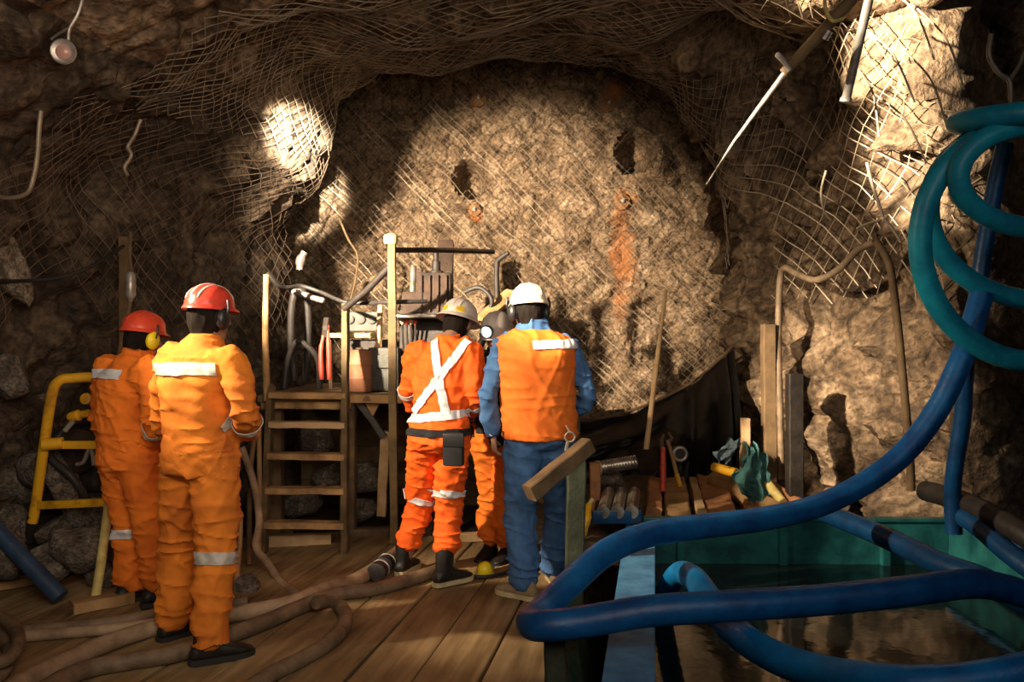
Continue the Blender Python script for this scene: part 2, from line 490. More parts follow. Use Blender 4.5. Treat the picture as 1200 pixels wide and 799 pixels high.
def person(label, S, mats):
    h = S['h']; rv = V((math.cos(h), math.sin(h), 0)); fw = V((-math.sin(h), math.cos(h), 0)); k = S.get('k', 1.0)
    P, N, C = S['pelvis'], S['neck'], S['chest']
    hc = S['head']; ha = S.get('hyaw', 0); hp = S.get('hpitch', 0); hr = S.get('hroll', 0)
    M = (Matrix.Rotation(h + ha, 3, 'Z') @ Matrix.Rotation(hp, 3, 'X') @ Matrix.Rotation(hr, 3, 'Y'))
    root = thing('person', label, 'person', (P.x, P.y, 0))
    sh = {}; hip = {}
    for s, c in ((-1, 'l'), (1, 'r')):
        sh[c] = S['sh_' + c] if 'sh_' + c in S else N + rv * (s * .18 * k) - V((0, 0, .05 * k))
        hip[c] = P + rv * (s * .09 * k) - V((0, 0, .02))
    sv = S.get('shv', rv)                                     # line of the shoulders
    def spine(s):
        a, b, c = P, C, N
        if s <= .6: q = s / .6; return a + (b - a) * q
        return b + (c - b) * ((s - .6) / .4)
    def torso(bm, rings, g=1.0):
        rr = []
        for s, a, b in rings:
            c = spine(s); u = rv.lerp(sv, max(0, min(1, s))).normalized(); ax = (spine(min(1, s + .1)) - spine(s - .1)).normalized()
            v = (V((0, 0, 1)).cross(u)).normalized(); v = (v - ax * v.dot(ax)).normalized()
            rr.append(ering(c, u, v, a * k * g, b * k * g, 24, .9))
        add_rings(bm, rr)
    # ---- body, one continuous surface
    bm = NB()
    torso(bm, [(-.12, .12, .09), (0, .16, .11), (.25, .14, .10), (.5, .155, .11), (.72, .17, .11), (.9, .14, .085), (1.0, .07, .065)])
    for s, c in ((-1, 'l'), (1, 'r')):
        limb(bm, [sh[c].lerp(C, .3), sh[c], S['el_' + c], S['wr_' + c]], [.055, .055, .044, .040, .036, .028])
        limb(bm, [hip[c], S['kn_' + c], S['an_' + c]], [.085, .075, .056, .054, .04])
        ya = h + S.get('fy_' + c, 0); f = V((-math.sin(ya), math.cos(ya), 0))
        limb(bm, [S['an_' + c] - f * .03 - V((0, 0, .035)), S['an_' + c] + f * .06 - V((0, 0, .045)), S['an_' + c] + f * .13 - V((0, 0, .055))], [.03, .032, .022])
    hands = {}
    for s, c in ((-1, 'l'), (1, 'r')):
        d = (S['wr_' + c] - S['el_' + c]).normalized(); d = (d + V(S.get('hd_' + c, (0, 0, 0)))).normalized()
        pn = V(S.get('pn_' + c, tuple(-rv * s)))
        hands[c] = (S['wr_' + c] + d * .012, d, pn, S.get('th_' + c, 1), S.get('cu_' + c, .55))
        w_, d_, p_, t_, q_ = hands[c]; add_hand(bm, w_, d_, p_, t_, q_)
    add_head(bm, hc, M, N)
    me = remesh(bm, .0055, 3, .5)
    body = obj('body', me, [mats['skin'], M_EYE, M_LIP], root)
    inv = M.inverted()
    for p in me.polygons:
        q = inv @ (p.center - hc)
        if (q - V((.031, .091, .018))).length < .0085 or (q - V((-.031, .091, .018))).length < .0085: p.material_index = 1
        elif abs(q.z + .058) < .006 and abs(q.x) < .024 and q.y > .07: p.material_index = 2
    # ---- clothes
    g = S.get('girth', 1.0)
    hot = [(S['el_l'], .17, .006), (S['el_r'], .17, .006)]
    bm = NB()
    torso(bm, [(S.get('hem', -.12), .196, .158), (-.02, .195, .155), (.25, .188, .148), (.5, .198, .152), (.72, .212, .153), (.88, .190, .130), (.97, .125, .100), (1.05, .085, .085), (1.10, .078, .080)], g)
    for c in 'lr':
        e, w2 = S['el_' + c], S['wr_' + c]
        limb(bm, [sh[c].lerp(C, .35), sh[c], e, e.lerp(w2, .93)], [x * S.get('arm', 1) for x in (.10, .098, .083, .072, .066, .060)])
    up = cloth(bm, .0105, S.get('amp', .012), S['seed'], hot)
    jacket = obj(S.get('upper', 'jacket'), up, mats['upper'], root)
    vest = None
    if 'vest' in mats:
        bm = NB()
        torso(bm, [(S.get('vhem', -.12), .212, .178), (0, .210, .174), (.25, .207, .168), (.5, .213, .170), (.72, .221, .170), (.86, .232, .160), (.94, .190, .130), (1.0, .105, .098)], 1.0)
        vme = cloth(bm, .0105, .006, S['seed'] + 3)
        vest = obj('vest', vme, mats['vest'], root)
    bm = NB()
    torso(bm, [(-.22, .10, .10), (-.12, .185, .150), (0, .190, .152), (.12, .182, .145), (.2, .176, .14)], S.get('lgirth', 1.0))
    lhot = []
    for c in 'lr':
        kn, an = S['kn_' + c], S['an_' + c]
        end = an.lerp(kn, S.get('cuff', .06))
        lg = S.get('leg', 1.0)
        limb(bm, [hip[c] + V((0, 0, .03)), hip[c].lerp(kn, .5), kn, kn.lerp(an, .55), end], [.112 * lg, .112 * lg, .102 * lg, .094 * lg, .092 * lg, .088 * lg, .084 * lg], 16, k=6)
        lhot += [(an, .30, .010), (kn, .2, .005)]
    lo = cloth(bm, .0105, S.get('amp', .012), S['seed'] + 5, lhot)
    trousers = obj('trousers', lo, mats['lower'], root)
    for c in 'lr':
        boot(root, S['an_' + c], h + S.get('fy_' + c, 0), mats['boot'], mats['sole'], S.get('btop', .26), name=S.get('shoe', 'boot'))
        if mats.get('glove'):
            bm = NB(); w_, d_, p_, t_, q_ = hands[c]
            add_hand(bm, w_, d_, p_, t_, q_, 1.35, 1.06)
            limb(bm, [w_ - d_ * .05, w_ + d_ * .02], [.046, .038])
            obj('glove', remesh(bm, .0062, 3), mats['glove'], root)
    hair(root, hc, M, mats['hair'], S.get('hairlong', 0))
    return dict(root=root, up=up, lo=lo, vest=vest.data if vest else None, M=M, hc=hc, rv=rv, fw=fw, hands=hands, jacket=jacket, trousers=trousers)
# ------------------------------------------------------------------ materials of the place
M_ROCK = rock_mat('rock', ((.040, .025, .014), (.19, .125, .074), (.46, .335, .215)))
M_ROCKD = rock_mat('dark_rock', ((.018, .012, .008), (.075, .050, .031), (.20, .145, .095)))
M_FACE = rock_mat('face_rock', ((.075, .046, .025), (.27, .18, .105), (.52, .385, .25)),
                  rust=[(1.17, 2.35, .16, .75, .55), (1.18, 2.95, .10, .12, .6), (-.36, 4.0, .10, .10, .9), (-.40, 2.80, .10, .12, .7), (1.05, 4.0, .12, .14, .7), (.2, 1.2, .5, .25, .25)], scale=1.5, crack=.6)
M_PALE = rock_mat('pale_rock', ((.16, .12, .085), (.33, .27, .20), (.52, .45, .36)), crack=.4, scale=2)
M_RUBBLE = rock_mat('rubble_rock', ((.06, .048, .038), (.19, .155, .12), (.38, .32, .26)), crack=.3, scale=2.2)
M_MUD = mat('mud', (.075, .05, .027), (.022, .015, .009), scale=2.5, rough=.55, bump=.7, bscale=9, bdist=.05)
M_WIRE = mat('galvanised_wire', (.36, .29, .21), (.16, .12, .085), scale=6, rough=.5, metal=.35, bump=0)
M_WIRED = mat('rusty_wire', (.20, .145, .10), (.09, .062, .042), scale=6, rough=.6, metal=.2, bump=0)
M_WIREB = mat('lit_wire', (.50, .40, .29), (.24, .18, .12), scale=3, rough=.5, metal=.3, bump=0)  # paler wire copy, lamp light on the right wall put into its colour
M_TWIST = mat('bright_wire', (.62, .52, .40), (.34, .27, .19), scale=5, rough=.45, metal=.3, bump=0)
M_PLATE = mat('rusted_plate', (.30, .14, .05), (.14, .07, .03), scale=14, rough=.8, bump=.4)
M_STEELP = mat('pale_steel', (.50, .46, .42), (.30, .26, .23), scale=12, rough=.4, metal=.6, bump=.2)
M_EYE = mat('eye', (.02, .015, .012), rough=.2, bump=0)
M_LIP = mat('lips', (.32, .12, .09), rough=.5, bump=0)

# ------------------------------------------------------------------ tunnel shell
ST = [(-1.5, -3.3, 3.5, 3.7), (3.4, -3.3, 4.4, 3.60), (4.6, -3.25, 4.7, 3.66), (5.10, -3.1, 4.6, 3.68), (5.42, -3.0, 2.93, 3.68), (6.0, -2.72, 2.55, 3.76),
      (6.6, -2.38, 2.26, 3.86), (7.15, -2.05, 1.99, 3.95), (7.45, -1.98, 1.95, 4.06), (7.95, -2.35, 2.15, 4.65), (9.5, -2.5, 2.25, 4.95)]
def prof(Y):
    for (a, b) in zip(ST, ST[1:]):
        if Y <= b[0]:
            t = sstep(a[0], b[0], Y) * .5 + .5 * max(0, (Y - a[0]) / (b[0] - a[0]))
            return [lerp(a[i], b[i], t) for i in (1, 2, 3)]
    return list(ST[-1][1:])
Z0, ZB = 1.35, -.9
def shell(t, Y):
    """point and inward direction of the smooth tunnel at t (0 left foot .. 1 right foot)"""
    xl, xr, zt = prof(Y); cx, w = (xl + xr) / 2, (xr - xl) / 2
    if t > .50: Y = Y + 1.95 * sstep(2.93, 4.6, xr) * sstep(3.5, 5.08, Y) * sstep(.50, .57, t)     # the side recess runs back behind the lit corner
    if t < .22: return V((xl, Y, lerp(ZB, Z0, t / .22))), V((1, 0, 0))
    if t > .78: return V((xr, Y, lerp(ZB, Z0, (1 - t) / .22))), V((-1, 0, 0))
    a = PI - (t - .22) / .56 * PI; ca, sa = math.cos(a), math.sin(a); q = .80
    hi = 1.15 * sstep(.2, .75, ca) * sstep(7.1, 6.1, Y)                    # the roof climbs towards the right wall
    p = V((cx + w * math.copysign(abs(ca) ** (q if ca < 0 else lerp(q, .55, sstep(7.1, 6.1, Y))), ca), Y, Z0 + (zt - Z0 + hi) * abs(sa) ** q))
    n = V((cx, Y, Z0)) - p; n.normalize(); return p, n
def low(p): return .20 * noise.fractal(p * .75 + V((3, 1, 7)), 1.0, 2.0, 3)
def rough(p):
    q = p + V((noise.noise(p * 2), noise.noise(p * 2 + V((7, 0, 0))), noise.noise(p * 2 + V((0, 7, 0))))) * .16
    d = noise.voronoi(q * 2.3)[0]; e = noise.voronoi(q * 5.5 + V((4, 4, 4)))[0]
    return (.19 * (d[1] - d[0]) - .06) + .07 * (e[1] - e[0]) + .05 * noise.fractal(p * 3.2, .9, 2.1, 5) + .018 * noise.fractal(p * 14, .9, 2.1, 3)
def bulges(p):
    """named lumps of the wall (towards the room)"""
    s = 0.0
    for c, r, a in BUL:
        d = (p - c).length / r
        if d < 1: s += a * (1 - d * d) ** 2
    return s
BUL = [(V((-1.85, 6.95, 3.05)), .8, .30), (V((2.15, 6.3, 1.0)), .75, .28), (V((2.75, 5.5, 3.2)), .7, .16), (V((2.95, 5.45, 1.5)), .8, .16), (V((-2.9, 5.6, 1.9)), .5, .12)]
def wallpt(t, Y, lift=None):
    p, n = shell(t, Y)
    k = low(p) + bulges(p)
    if lift is None:
        d = n * (k + rough(p) * (1.0 + .8 * sstep(.55, .7, t))) + V((0, 1, 0)) * (.10 * noise.fractal(p * 1.9 + V((11, 0, 0)), 1, 2, 4))
    else: d = n * (k + lift)
    return p + d

YS = [-1.5, -1.0, -.5, 0, .6, 1.2, 1.8, 2.3, 2.8, 3.2, 3.6]
y = 3.8
while y < 9.55:
    YS.append(y); y += .016 if 5.02 < y < 5.5 else (.03 if y < 8.2 else .05)
def shell_part(name, t0, t1, n, m):
    bm = NB(); rows = []
    for Y in YS: rows.append([bm.verts.new(wallpt(lerp(t0, t1, i / n), Y)) for i in range(n + 1)])
    for a, b in zip(rows, rows[1:]):
        for i in range(n): bm.faces.new((a[i], b[i], b[i + 1], a[i + 1]))
    return struct(name, bm, m)
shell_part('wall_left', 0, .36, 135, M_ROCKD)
shell_part('ceiling', .36, .64, 110, M_ROCK)
shell_part('wall_right', .64, 1, 135, M_ROCK)

# the round working face at the end, with two drilled holes
HOLES = [(at(550, 207, 9.0), .17, .5), (at(741, 183, 9.0), .20, .45)]
def facey(x, z, detail=True):
    r2 = (x + .05) ** 2 + (z - 2.1) ** 2
    p = V((x, 9.0, z)); Y = 9.05 - .035 * r2 + .22 * noise.fractal(p * .7 + V((2, 9, 4)), 1, 2, 3)
    if detail: Y -= 1.25 * rough(p) + .10 * noise.ridged_multi_fractal(p * 1.1, .9, 2.1, 4, 1.0, 2.0) - .12
    for c, r, d in HOLES:
        e = math.hypot(x - c.x, (z - c.z) * .9) / r
        if e < 1: Y += d * (1 - e ** 4) ** .6 if detail else .0
        elif e < 1.7 and detail: Y -= .07 * (1.7 - e)
    return Y
bm = NB(); nx, nz = 175, 175; rows = []
for j in range(nz + 1):
    z = lerp(-.6, 5.3, j / nz); rows.append([bm.verts.new((x, facey(x, z), z)) for x in (lerp(-3.0, 2.8, i / nx) for i in range(nx + 1))])
for a, b in zip(rows, rows[1:]):
    for i in range(nx): bm.faces.new((a[i], a[i + 1], b[i + 1], b[i]))
struct('wall_back', bm, M_FACE)

# ------------------------------------------------------------------ wire netting pinned over the rock
def net_tube(bm, pts, r):
    if len(pts) < 2: return
    prev = None
    for i, p in enumerate(pts):
        d = (pts[min(i + 1, len(pts) - 1)] - pts[max(i - 1, 0)])
        if d.length < 1e-6: continue
        u = d.orthogonal().normalized(); w = d.normalized().cross(u)
        if prev:                                             # keep the three sides aligned
            u = (prev[1] - d.normalized() * prev[1].dot(d.normalized())).normalized(); w = d.normalized().cross(u)
        ring = [bm.verts.new(p + u * (r * math.cos(a)) + w * (r * math.sin(a))) for a in (0, 2.094, 4.189)]
        if prev:
            q = prev[0]
            for k in range(3): bm.faces.new((q[k], q[(k + 1) % 3], ring[(k + 1) % 3], ring[k]))
        prev = (ring, u)
def wall_net(name, t0, t1, Y0, Y1, cell, r, m, label, skip=None, per=12.6):
    bm = NB(); a0, a1 = t0 * per, t1 * per
    for fam in (-1, 1):
        k = int((a0 - (Y1 if fam > 0 else -Y0)) / cell) - 2
        while True:
            k += 1
            c = k * cell
            if c > a1 + max(abs(Y0), abs(Y1)) * 1 + .5: break
            pts = []; n = int((Y1 - Y0) / .07)
            for i in range(n + 1):
                Y = lerp(Y0, Y1, i / n); a = c + fam * Y
                t = a / per
                if a < a0 or a > a1: 
                    if len(pts) > 1: net_tube(bm, pts, r)
                    pts = []; continue
                p, nn = shell(t, Y)
                if skip and skip(p):
                    if len(pts) > 1: net_tube(bm, pts, r)
                    pts = []; continue
                lift = .085 + .05 * noise.noise(p * 1.7)
                q = wallpt(t, Y, lift)
                q += V((noise.noise(q * 5), noise.noise(q * 5 + V((8, 0, 0))), noise.noise(q * 5 + V((0, 8, 0))))) * (.035 if p.x < -1.5 else .022)
                pts.append(q)
            net_tube(bm, pts, r)
    return solo(name, bm, m, label, 'netting')
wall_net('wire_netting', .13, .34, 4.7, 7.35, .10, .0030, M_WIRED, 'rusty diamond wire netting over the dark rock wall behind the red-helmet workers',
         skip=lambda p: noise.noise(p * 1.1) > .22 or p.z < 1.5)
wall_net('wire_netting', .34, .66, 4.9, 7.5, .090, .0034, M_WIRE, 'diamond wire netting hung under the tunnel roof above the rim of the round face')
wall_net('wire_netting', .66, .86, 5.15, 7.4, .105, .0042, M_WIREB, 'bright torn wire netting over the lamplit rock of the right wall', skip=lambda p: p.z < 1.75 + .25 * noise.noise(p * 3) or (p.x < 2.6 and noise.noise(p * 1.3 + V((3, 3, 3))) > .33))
bm = NB(); cell = .095
for fam in (-1, 1):
    for k in range(-70, 90):
        c = k * cell; pts = []
        for i in range(64):
            z = lerp(.75, 4.75, i / 63); x = c + fam * (z - 2)
            inside = abs((x + .08) / 2.3) ** 2.6 + abs((z - 1.9) / 2.75) ** 2.6 < 1
            if inside:
                Y = facey(x, z, False) - .11
                q = V((x, Y, z)); q += V((noise.noise(q * 4), .6 * noise.noise(q * 4 + V((8, 0, 0))), noise.noise(q * 4 + V((0, 8, 0))))) * .03
                if any(math.hypot(x - h.x, z - h.z) < r * .8 for h, r, d in HOLES): 
                    net_tube(bm, pts, .0028); pts = []; continue
                pts.append(q)
            else:
                net_tube(bm, pts, .0028); pts = []
        net_tube(bm, pts, .0028)
solo('wire_netting', bm, M_WIRE, 'fine diamond wire netting stretched across the round rock face at the tunnel end', 'netting')

# rock-bolt plates
def rock_bolt(p, n, r, m, label):
    p = V(p); n = V(n).normalized()
    t = thing('rock_bolt', label, 'rock bolt', p)
    u = n.orthogonal().normalized(); w = n.cross(u)
    bm = NB(); add_rings(bm, [ering(p + n * a, u, w, b, b, 20, .75) for a, b in ((-.12, r * .96), (.0, r), (.012, r * .98), (.03, r * .45), (.034, r * .3))])
    obj('plate', bm, m, t)
    bm = NB(); add_rings(bm, [ering(p + n * a, u, w, r * .26, r * .26, 6) for a in (.02, .075)])
    obj('nut', bm, M_STEELP, t)
    bm = NB(); add_tube(bm, [p + n * .02, p + n * .14], r * .13, 8); obj('bolt', bm, M_STEELP, t)
def onface(px, py, lift=.10):
    Y = 9.0
    for _ in range(4): q = at(px, py, Y); Y = facey(q.x, q.z, False) - lift
    return at(px, py, Y)
rock_bolt(onface(561, 116, .03), (0, -1, 0), .075, M_PLATE, 'rusty rock bolt plate high on the face, above the left dark hole')
rock_bolt(onface(713, 122, .03), (0, -1, 0), .075, M_PLATE, 'rusty rock bolt plate high on the face, above the right dark hole')
rock_bolt(onface(729, 236, .03), (0, -1, 0), .08, M_PLATE, 'orange rusty rock bolt plate at the top of the long rust streak')
rock_bolt(onface(556, 246, .03), (0, -1, 0), .065, M_PLATE, 'rusty rock bolt plate just beneath the left dark hole in the face')

# ------------------------------------------------------------------ ground and planked floor
AX = V((.168, .986, 0)).normalized(); AN = V((AX.y, -AX.x, 0))          # along the boards, and to their right
E0 = V((.145, 3.63, 0))                                                  # a point on the right edge of the boards
def u_of(x, y): return (V((x, y, 0)) - E0).dot(AN)
def ground_z(x, y):
    u = u_of(x, y); p = V((x, y, 0))
    z = -.085 + .03 * noise.fractal(p * 2, 1, 2, 4)
    z += .10 * sstep(6.0, 7.2, y) + .25 * sstep(7.8, 8.9, y)
    z += .55 * sstep(-2.35, -3.3, x) * sstep(4.9, 5.6, y) * (.7 + .6 * noise.noise(p * 2.4))
    pit = sstep(.06, .22, u) * (1 - sstep(5.55, 5.75, y))
    return z - pit * .75
bm = NB(); rows = []
nx, ny = 150, 190
for j in range(ny + 1):
    Y = lerp(-1.5, 9.4, (j / ny) ** .8); rows.append([bm.verts.new((x, Y, ground_z(x, Y))) for x in (lerp(-3.7, 5.2, i / nx) for i in range(nx + 1))])
for a, b in zip(rows, rows[1:]):
    for i in range(nx): bm.faces.new((a[i], a[i + 1], b[i + 1], b[i]))
struct('ground', bm, M_MUD)
M_DECK = plank_mat('floor_boards', ((.085, .055, .025), (.25, .165, .078), (.42, .30, .155)), -math.atan2(AX.x, AX.y), .28, 0)
bm = NB(); PW = .285
for i in range(14):
    u1 = -i * PW; u0 = u1 - PW + .012
    back = 6.15 - (.5 if i > 8 else 0) - .12 * (i % 2) - (.9 if i > 10 else 0)
    s0, s1 = -5.0, (back - E0.y) / AX.y
    dz = .004 * math.sin(i * 2.3); n = 24; rings = []
    for k in range(n + 1):
        c = E0 + AX * lerp(s0, s1, k / n); wz = .005 * noise.noise(c * 1.2 + V((0, 0, i * 3)))
        e = .006 * noise.noise(c * 4 + V((0, 0, i * 5)))
        rings.append([c + AN * (u0 + e) + V((0, 0, -.05)), c + AN * (u0 + e) + V((0, 0, dz + wz - .004)), c + AN * (u0 + e + .006) + V((0, 0, dz + wz)),
                      c + AN * (u1 + e - .006) + V((0, 0, dz + wz)), c + AN * (u1 + e) + V((0, 0, dz + wz - .004)), c + AN * (u1 + e) + V((0, 0, -.05))])
    add_rings(bm, rings)
struct('floor', bm, M_DECK, smooth=False)
# ------------------------------------------------------------------ materials of the gear
M_WOOD = mat('raw_timber', (.50, .30, .13), (.22, .125, .05), scale=4, rough=.75, bump=.4, bscale=25, stretch=(1, 1, .35))
M_WOODP = mat('pale_timber', (.60, .42, .23), (.40, .25, .12), scale=5, rough=.75, bump=.35, bscale=25)
M_WOODD = mat('muddy_timber', (.20, .125, .06), (.08, .05, .026), scale=5, rough=.8, bump=.5, bscale=22)
M_WOODR = mat('red_brown_timber', (.55, .25, .095), (.21, .09, .04), scale=4, rough=.7, bump=.4, bscale=22)
M_LADDER = mat('ladder_timber', (.56, .34, .14), (.20, .115, .05), scale=6, rough=.75, bump=.45, bscale=24)
M_POST = mat('olive_brown_timber', (.18, .12, .053), (.075, .05, .023), scale=6, rough=.8, bump=.45, bscale=24)
M_MOSS = mat('mossy_timber', (.060, .068, .042), (.026, .03, .02), scale=6, rough=.85, bump=.5)
M_YEL = mat('yellow_paint', (.80, .42, .015), (.42, .19, .02), scale=9, rough=.5, bump=.2, lo=.3, hi=.5)
M_YELP = mat('worn_yellow_paint', (.72, .58, .20), (.40, .30, .10), scale=12, rough=.6, bump=.3)
M_IRON = mat('dark_iron', (.040, .031, .025), (.018, .014, .012), scale=9, rough=.6, metal=.3, bump=.4)
M_RUSTI = mat('rusty_iron', (.055, .030, .018), (.022, .014, .010), scale=8, rough=.75, metal=.2, bump=.5)
M_STEEL = mat('worn_steel', (.55, .50, .44), (.26, .22, .18), scale=14, rough=.28, metal=.75, bump=.25)
M_REDP = mat('red_paint', (.72, .09, .05), (.45, .05, .03), scale=12, rough=.5, bump=.2)
M_RUBBER = mat('black_hose_rubber', (.035, .030, .027), (.016, .014, .013), scale=8, rough=.55, bump=.3)
M_HOSEB = mat('muddy_hose_rubber', (.24, .165, .10), (.10, .068, .042), scale=9, rough=.6, bump=.4, bscale=40)
M_HOSET = mat('dusty_hose_rubber', (.42, .30, .19), (.20, .135, .08), scale=7, rough=.65, bump=.4, bscale=40)
M_BLUE = mat('blue_hose_rubber', (.006, .125, .36), (.004, .05, .19), scale=7, rough=.42, bump=.25, bscale=35)
M_BLUEC = mat('teal_blue_hose_rubber', (.012, .36, .50), (.007, .20, .32), scale=7, rough=.42, bump=.2, bscale=35)
M_BLUEB = mat('bright_blue_hose_rubber', (.008, .27, .64), (.005, .14, .40), scale=7, rough=.40, bump=.25, bscale=35)
M_SLATE = mat('slate_blue_paint', (.035, .075, .15), (.018, .035, .07), scale=8, rough=.5, bump=.3)
M_BLUED = mat('deep_blue_hose_rubber', (.006, .075, .21), (.003, .035, .11), scale=6, rough=.40, bump=.25, bscale=35)
M_BLUEP = mat('sky_blue_paint', (.10, .33, .60), (.04, .17, .36), scale=9, rough=.5, bump=.25)
M_TEAL = mat('teal_paint', (.035, .25, .25), (.010, .09, .10), scale=5, rough=.45, bump=.3)
M_TARP = mat('black_plastic_sheet', (.016, .014, .013), (.008, .007, .007), scale=4, rough=.42, bump=.3, bscale=12, bdist=.02)
M_RAG = mat('teal_rag_cloth', (.14, .36, .34), (.06, .17, .19), scale=9, rough=.9, bump=.4)
M_RAGG = mat('grey_blue_rag_cloth', (.30, .40, .44), (.16, .23, .27), scale=9, rough=.9, bump=.4)
M_CANV = mat('dark_green_grey_paint', (.085, .085, .07), (.04, .04, .035), scale=6, rough=.6, bump=.3)
M_YCUP = mat('yellow_earmuff_plastic', (.90, .72, .02), (.75, .56, .02), rough=.35, bump=.05)
M_DRUM = mat('red_brown_drum_paint', (.36, .15, .075), (.19, .075, .04), scale=6, rough=.6, bump=.3)

# ------------------------------------------------------------------ ladder, platform, rig
LB, LT = 5.85, 6.22                                     # distance of the ladder's foot and head
t = thing('wooden_ladder', 'steep wooden ladder of five pale rungs leading up to the drill platform', 'ladder', (at(358, 648, LB).x, LB, 0))
gl = rough_beam(at(309, 648, LB), at(318, 452, LT + .02), .045, .10, (0, 1, 0), seed=1); obj('stringer', gl, M_POST, t, False)
gl = rough_beam(at(404, 656, LB), at(405, 358, LT + .15), .045, .10, (0, 1, 0), seed=2); obj('stringer', gl, M_POST, t, False)
for i, (y, x0, x1) in enumerate(((463, 317, 406), (497, 317, 405), (534, 315, 405), (574, 313, 404), (614, 311, 404))):
    Y = lerp(LT, LB, (y - 455) / 195) - .03
    obj('rung', rough_beam(at(x0, y, Y), at(x1, y + 1, Y), .11, .046, (0, 0, 1), seed=i + 5), M_LADDER if i != 1 else M_WOODP, t, False)
obj('handrail_post', tube([at(313, 470, LT - .02), at(311, 395, LT), at(312, 322, LT + .02)], [.026, .024, .022], 10, 4), M_LADDER, t)

PZ = 1.06
t = thing('drill_platform', 'raised timber and steel drill platform behind the ladder, dark underneath', 'platform', (-1.0, 7.0, -.1))
bm = NB()
for i in range(9):
    Y = 6.32 + i * .20; add_beam(bm, (-1.86, Y, PZ - .03), (.55, Y + .02, PZ - .03 - .004 * (i % 3)), .19, .05, bev=.006)
obj('deck', bm, M_WOODD, t, False)
obj('edge_beam', rough_beam((-1.84, 6.28, PZ - .06), (-1.18, 6.28, PZ - .06), .06, .10, seed=21), M_LADDER, t, False)
obj('edge_beam', rough_beam((-1.18, 6.26, PZ - .035), (.55, 6.26, PZ - .035), .06, .06, seed=22), M_WOOD, t, False)
for x, Y in ((-1.78, 6.42), (-1.22, 6.36), (.45, 6.4), (-1.78, 7.8), (-.5, 7.8), (.45, 7.8)):
    obj('leg', rough_beam((x, Y, -.09), (x, Y, PZ - .06), .11, .11, (0, 1, 0), seed=x * 5), M_WOODD, t, False)
obj('post', rough_beam(at(462, 636, 6.1), at(459, 283, 6.1), .056, .056, (0, 1, 0), seed=31), M_POST, t, False)
obj('post_cap', lathe(at(458, 283, 6.1), (0, 0, 1), [(-.02, .045), (.0, .052), (.04, .05), (.055, .03)]), M_YELP, t)
obj('top_rail', tube([at(464, 293, 6.12), at(520, 293, 6.6), at(578, 295, 7.1)], .020, 8), M_RUSTI, t)
obj('handrail', tube([at(403, 362, 6.32), at(430, 340, 6.22), at(457, 312, 6.12)], .026, 10), M_IRON, t)
obj('brace', rough_beam(at(417, 466, 6.36), at(450, 512, 6.36), .05, .05, (0, 1, 0), seed=41), M_CANV, t, False)
obj('brace', rough_beam(at(452, 505, 6.40), at(447, 604, 6.44), .07, .06, (0, 1, 0), seed=42), M_WOODP, t, False)
bm = NB(); q = [at(424, 466, 6.34), at(448, 466, 6.34), at(437, 488, 6.34)]
add_rings(bm, [q, [p + V((0, .03, 0)) for p in q]]); obj('gusset', bm, M_WOOD, t, False)
obj('guard_rail', tube([at(384, 393, 6.75), at(442, 393, 6.75)], .020, 10), M_YELP, t)
obj('guard_post', tube([at(444, 455, 6.72), at(444, 405, 6.72), at(446, 352, 6.72)], [.026, .026, .022], 10, 4), M_WOODP, t)
obj('guard_post', tube([at(388, 455, 6.9), at(386, 393, 6.8)], .018, 8), M_WOODD, t)

t = thing('drill_rig', 'dark iron core drilling rig standing on the platform beneath the round face', 'drilling rig', (-.75, 7.2, PZ))
bm = NB(); add_box(bm, (-.72, 7.15, PZ + .06), (1.25, .75, .12), None, .02); add_box(bm, (-.72, 7.15, PZ + .20), (.95, .55, .22), None, .03)
obj('skid', bm, M_IRON, t, False)
bm = NB(); c = at(497, 395, 6.85); add_box(bm, (c.x + .05, 7.1, c.z + .02), (.50, .55, .42), None, .03); obj('gearbox', bm, M_IRON, t, False)
bm = NB(); c = at(496, 371, 6.75); add_box(bm, c, (.42, .50, .03), None, .006); obj('cover_plate', bm, M_STEEL, t, False)
bm = NB(); c = at(510, 345, 6.95); add_box(bm, (c.x, 7.0, c.z), (.27, .34, .34), None, .02)
for i in range(4): add_box(bm, (c.x - .10 + .066 * i, 6.82, c.z), (.018, .03, .30), None, .004)
for dx, dz in ((-.12, .14), (.12, .13)): add_box(bm, (c.x + dx, 6.9, c.z + dz), (.05, .10, .12), None, .01)
obj('motor', bm, M_RUSTI, t, False)
bm = NB(); c = at(489, 357, 6.95); add_box(bm, (c.x, 7.0, c.z), (.22, .36, .20), None, .015); obj('pump_housing', bm, M_RUSTI, t, False)
c = at(511, 322, 6.95); obj('swivel', lathe(c, (0, 0, 1), [(0, .06), (.03, .06), (.035, .035), (.11, .035), (.115, .022), (.21, .02)]), M_IRON, t)
obj('mast', beam((-.60, 7.35, PZ), (-.60, 7.75, 2.35), .14, .10, (0, 1, 0)), M_RUSTI, t)
obj('feed_cylinder', lathe((-.86, 7.2, PZ + .12), (0, .25, 1), [(0, .05), (.55, .05), (.56, .028), (.95, .028)]), M_STEEL, t)
bm = NB(); c = at(424, 377, 6.95); add_box(bm, c, (.30, .10, .16), None, .012); gp = obj('gauge_panel', bm, M_CANV, t, False)
for dx in (-.09, .0, .09): obj('gauge', lathe((c.x + dx, c.y - .05, c.z + .02), (0, -1, 0), [(0, .038), (.02, .038), (.022, .034)]), M_CANV, gp)
bm = NB(); c = at(432, 405, 6.95); add_box(bm, c, (.40, .25, .10), None, .015); obj('valve_block', bm, M_IRON, t, False)
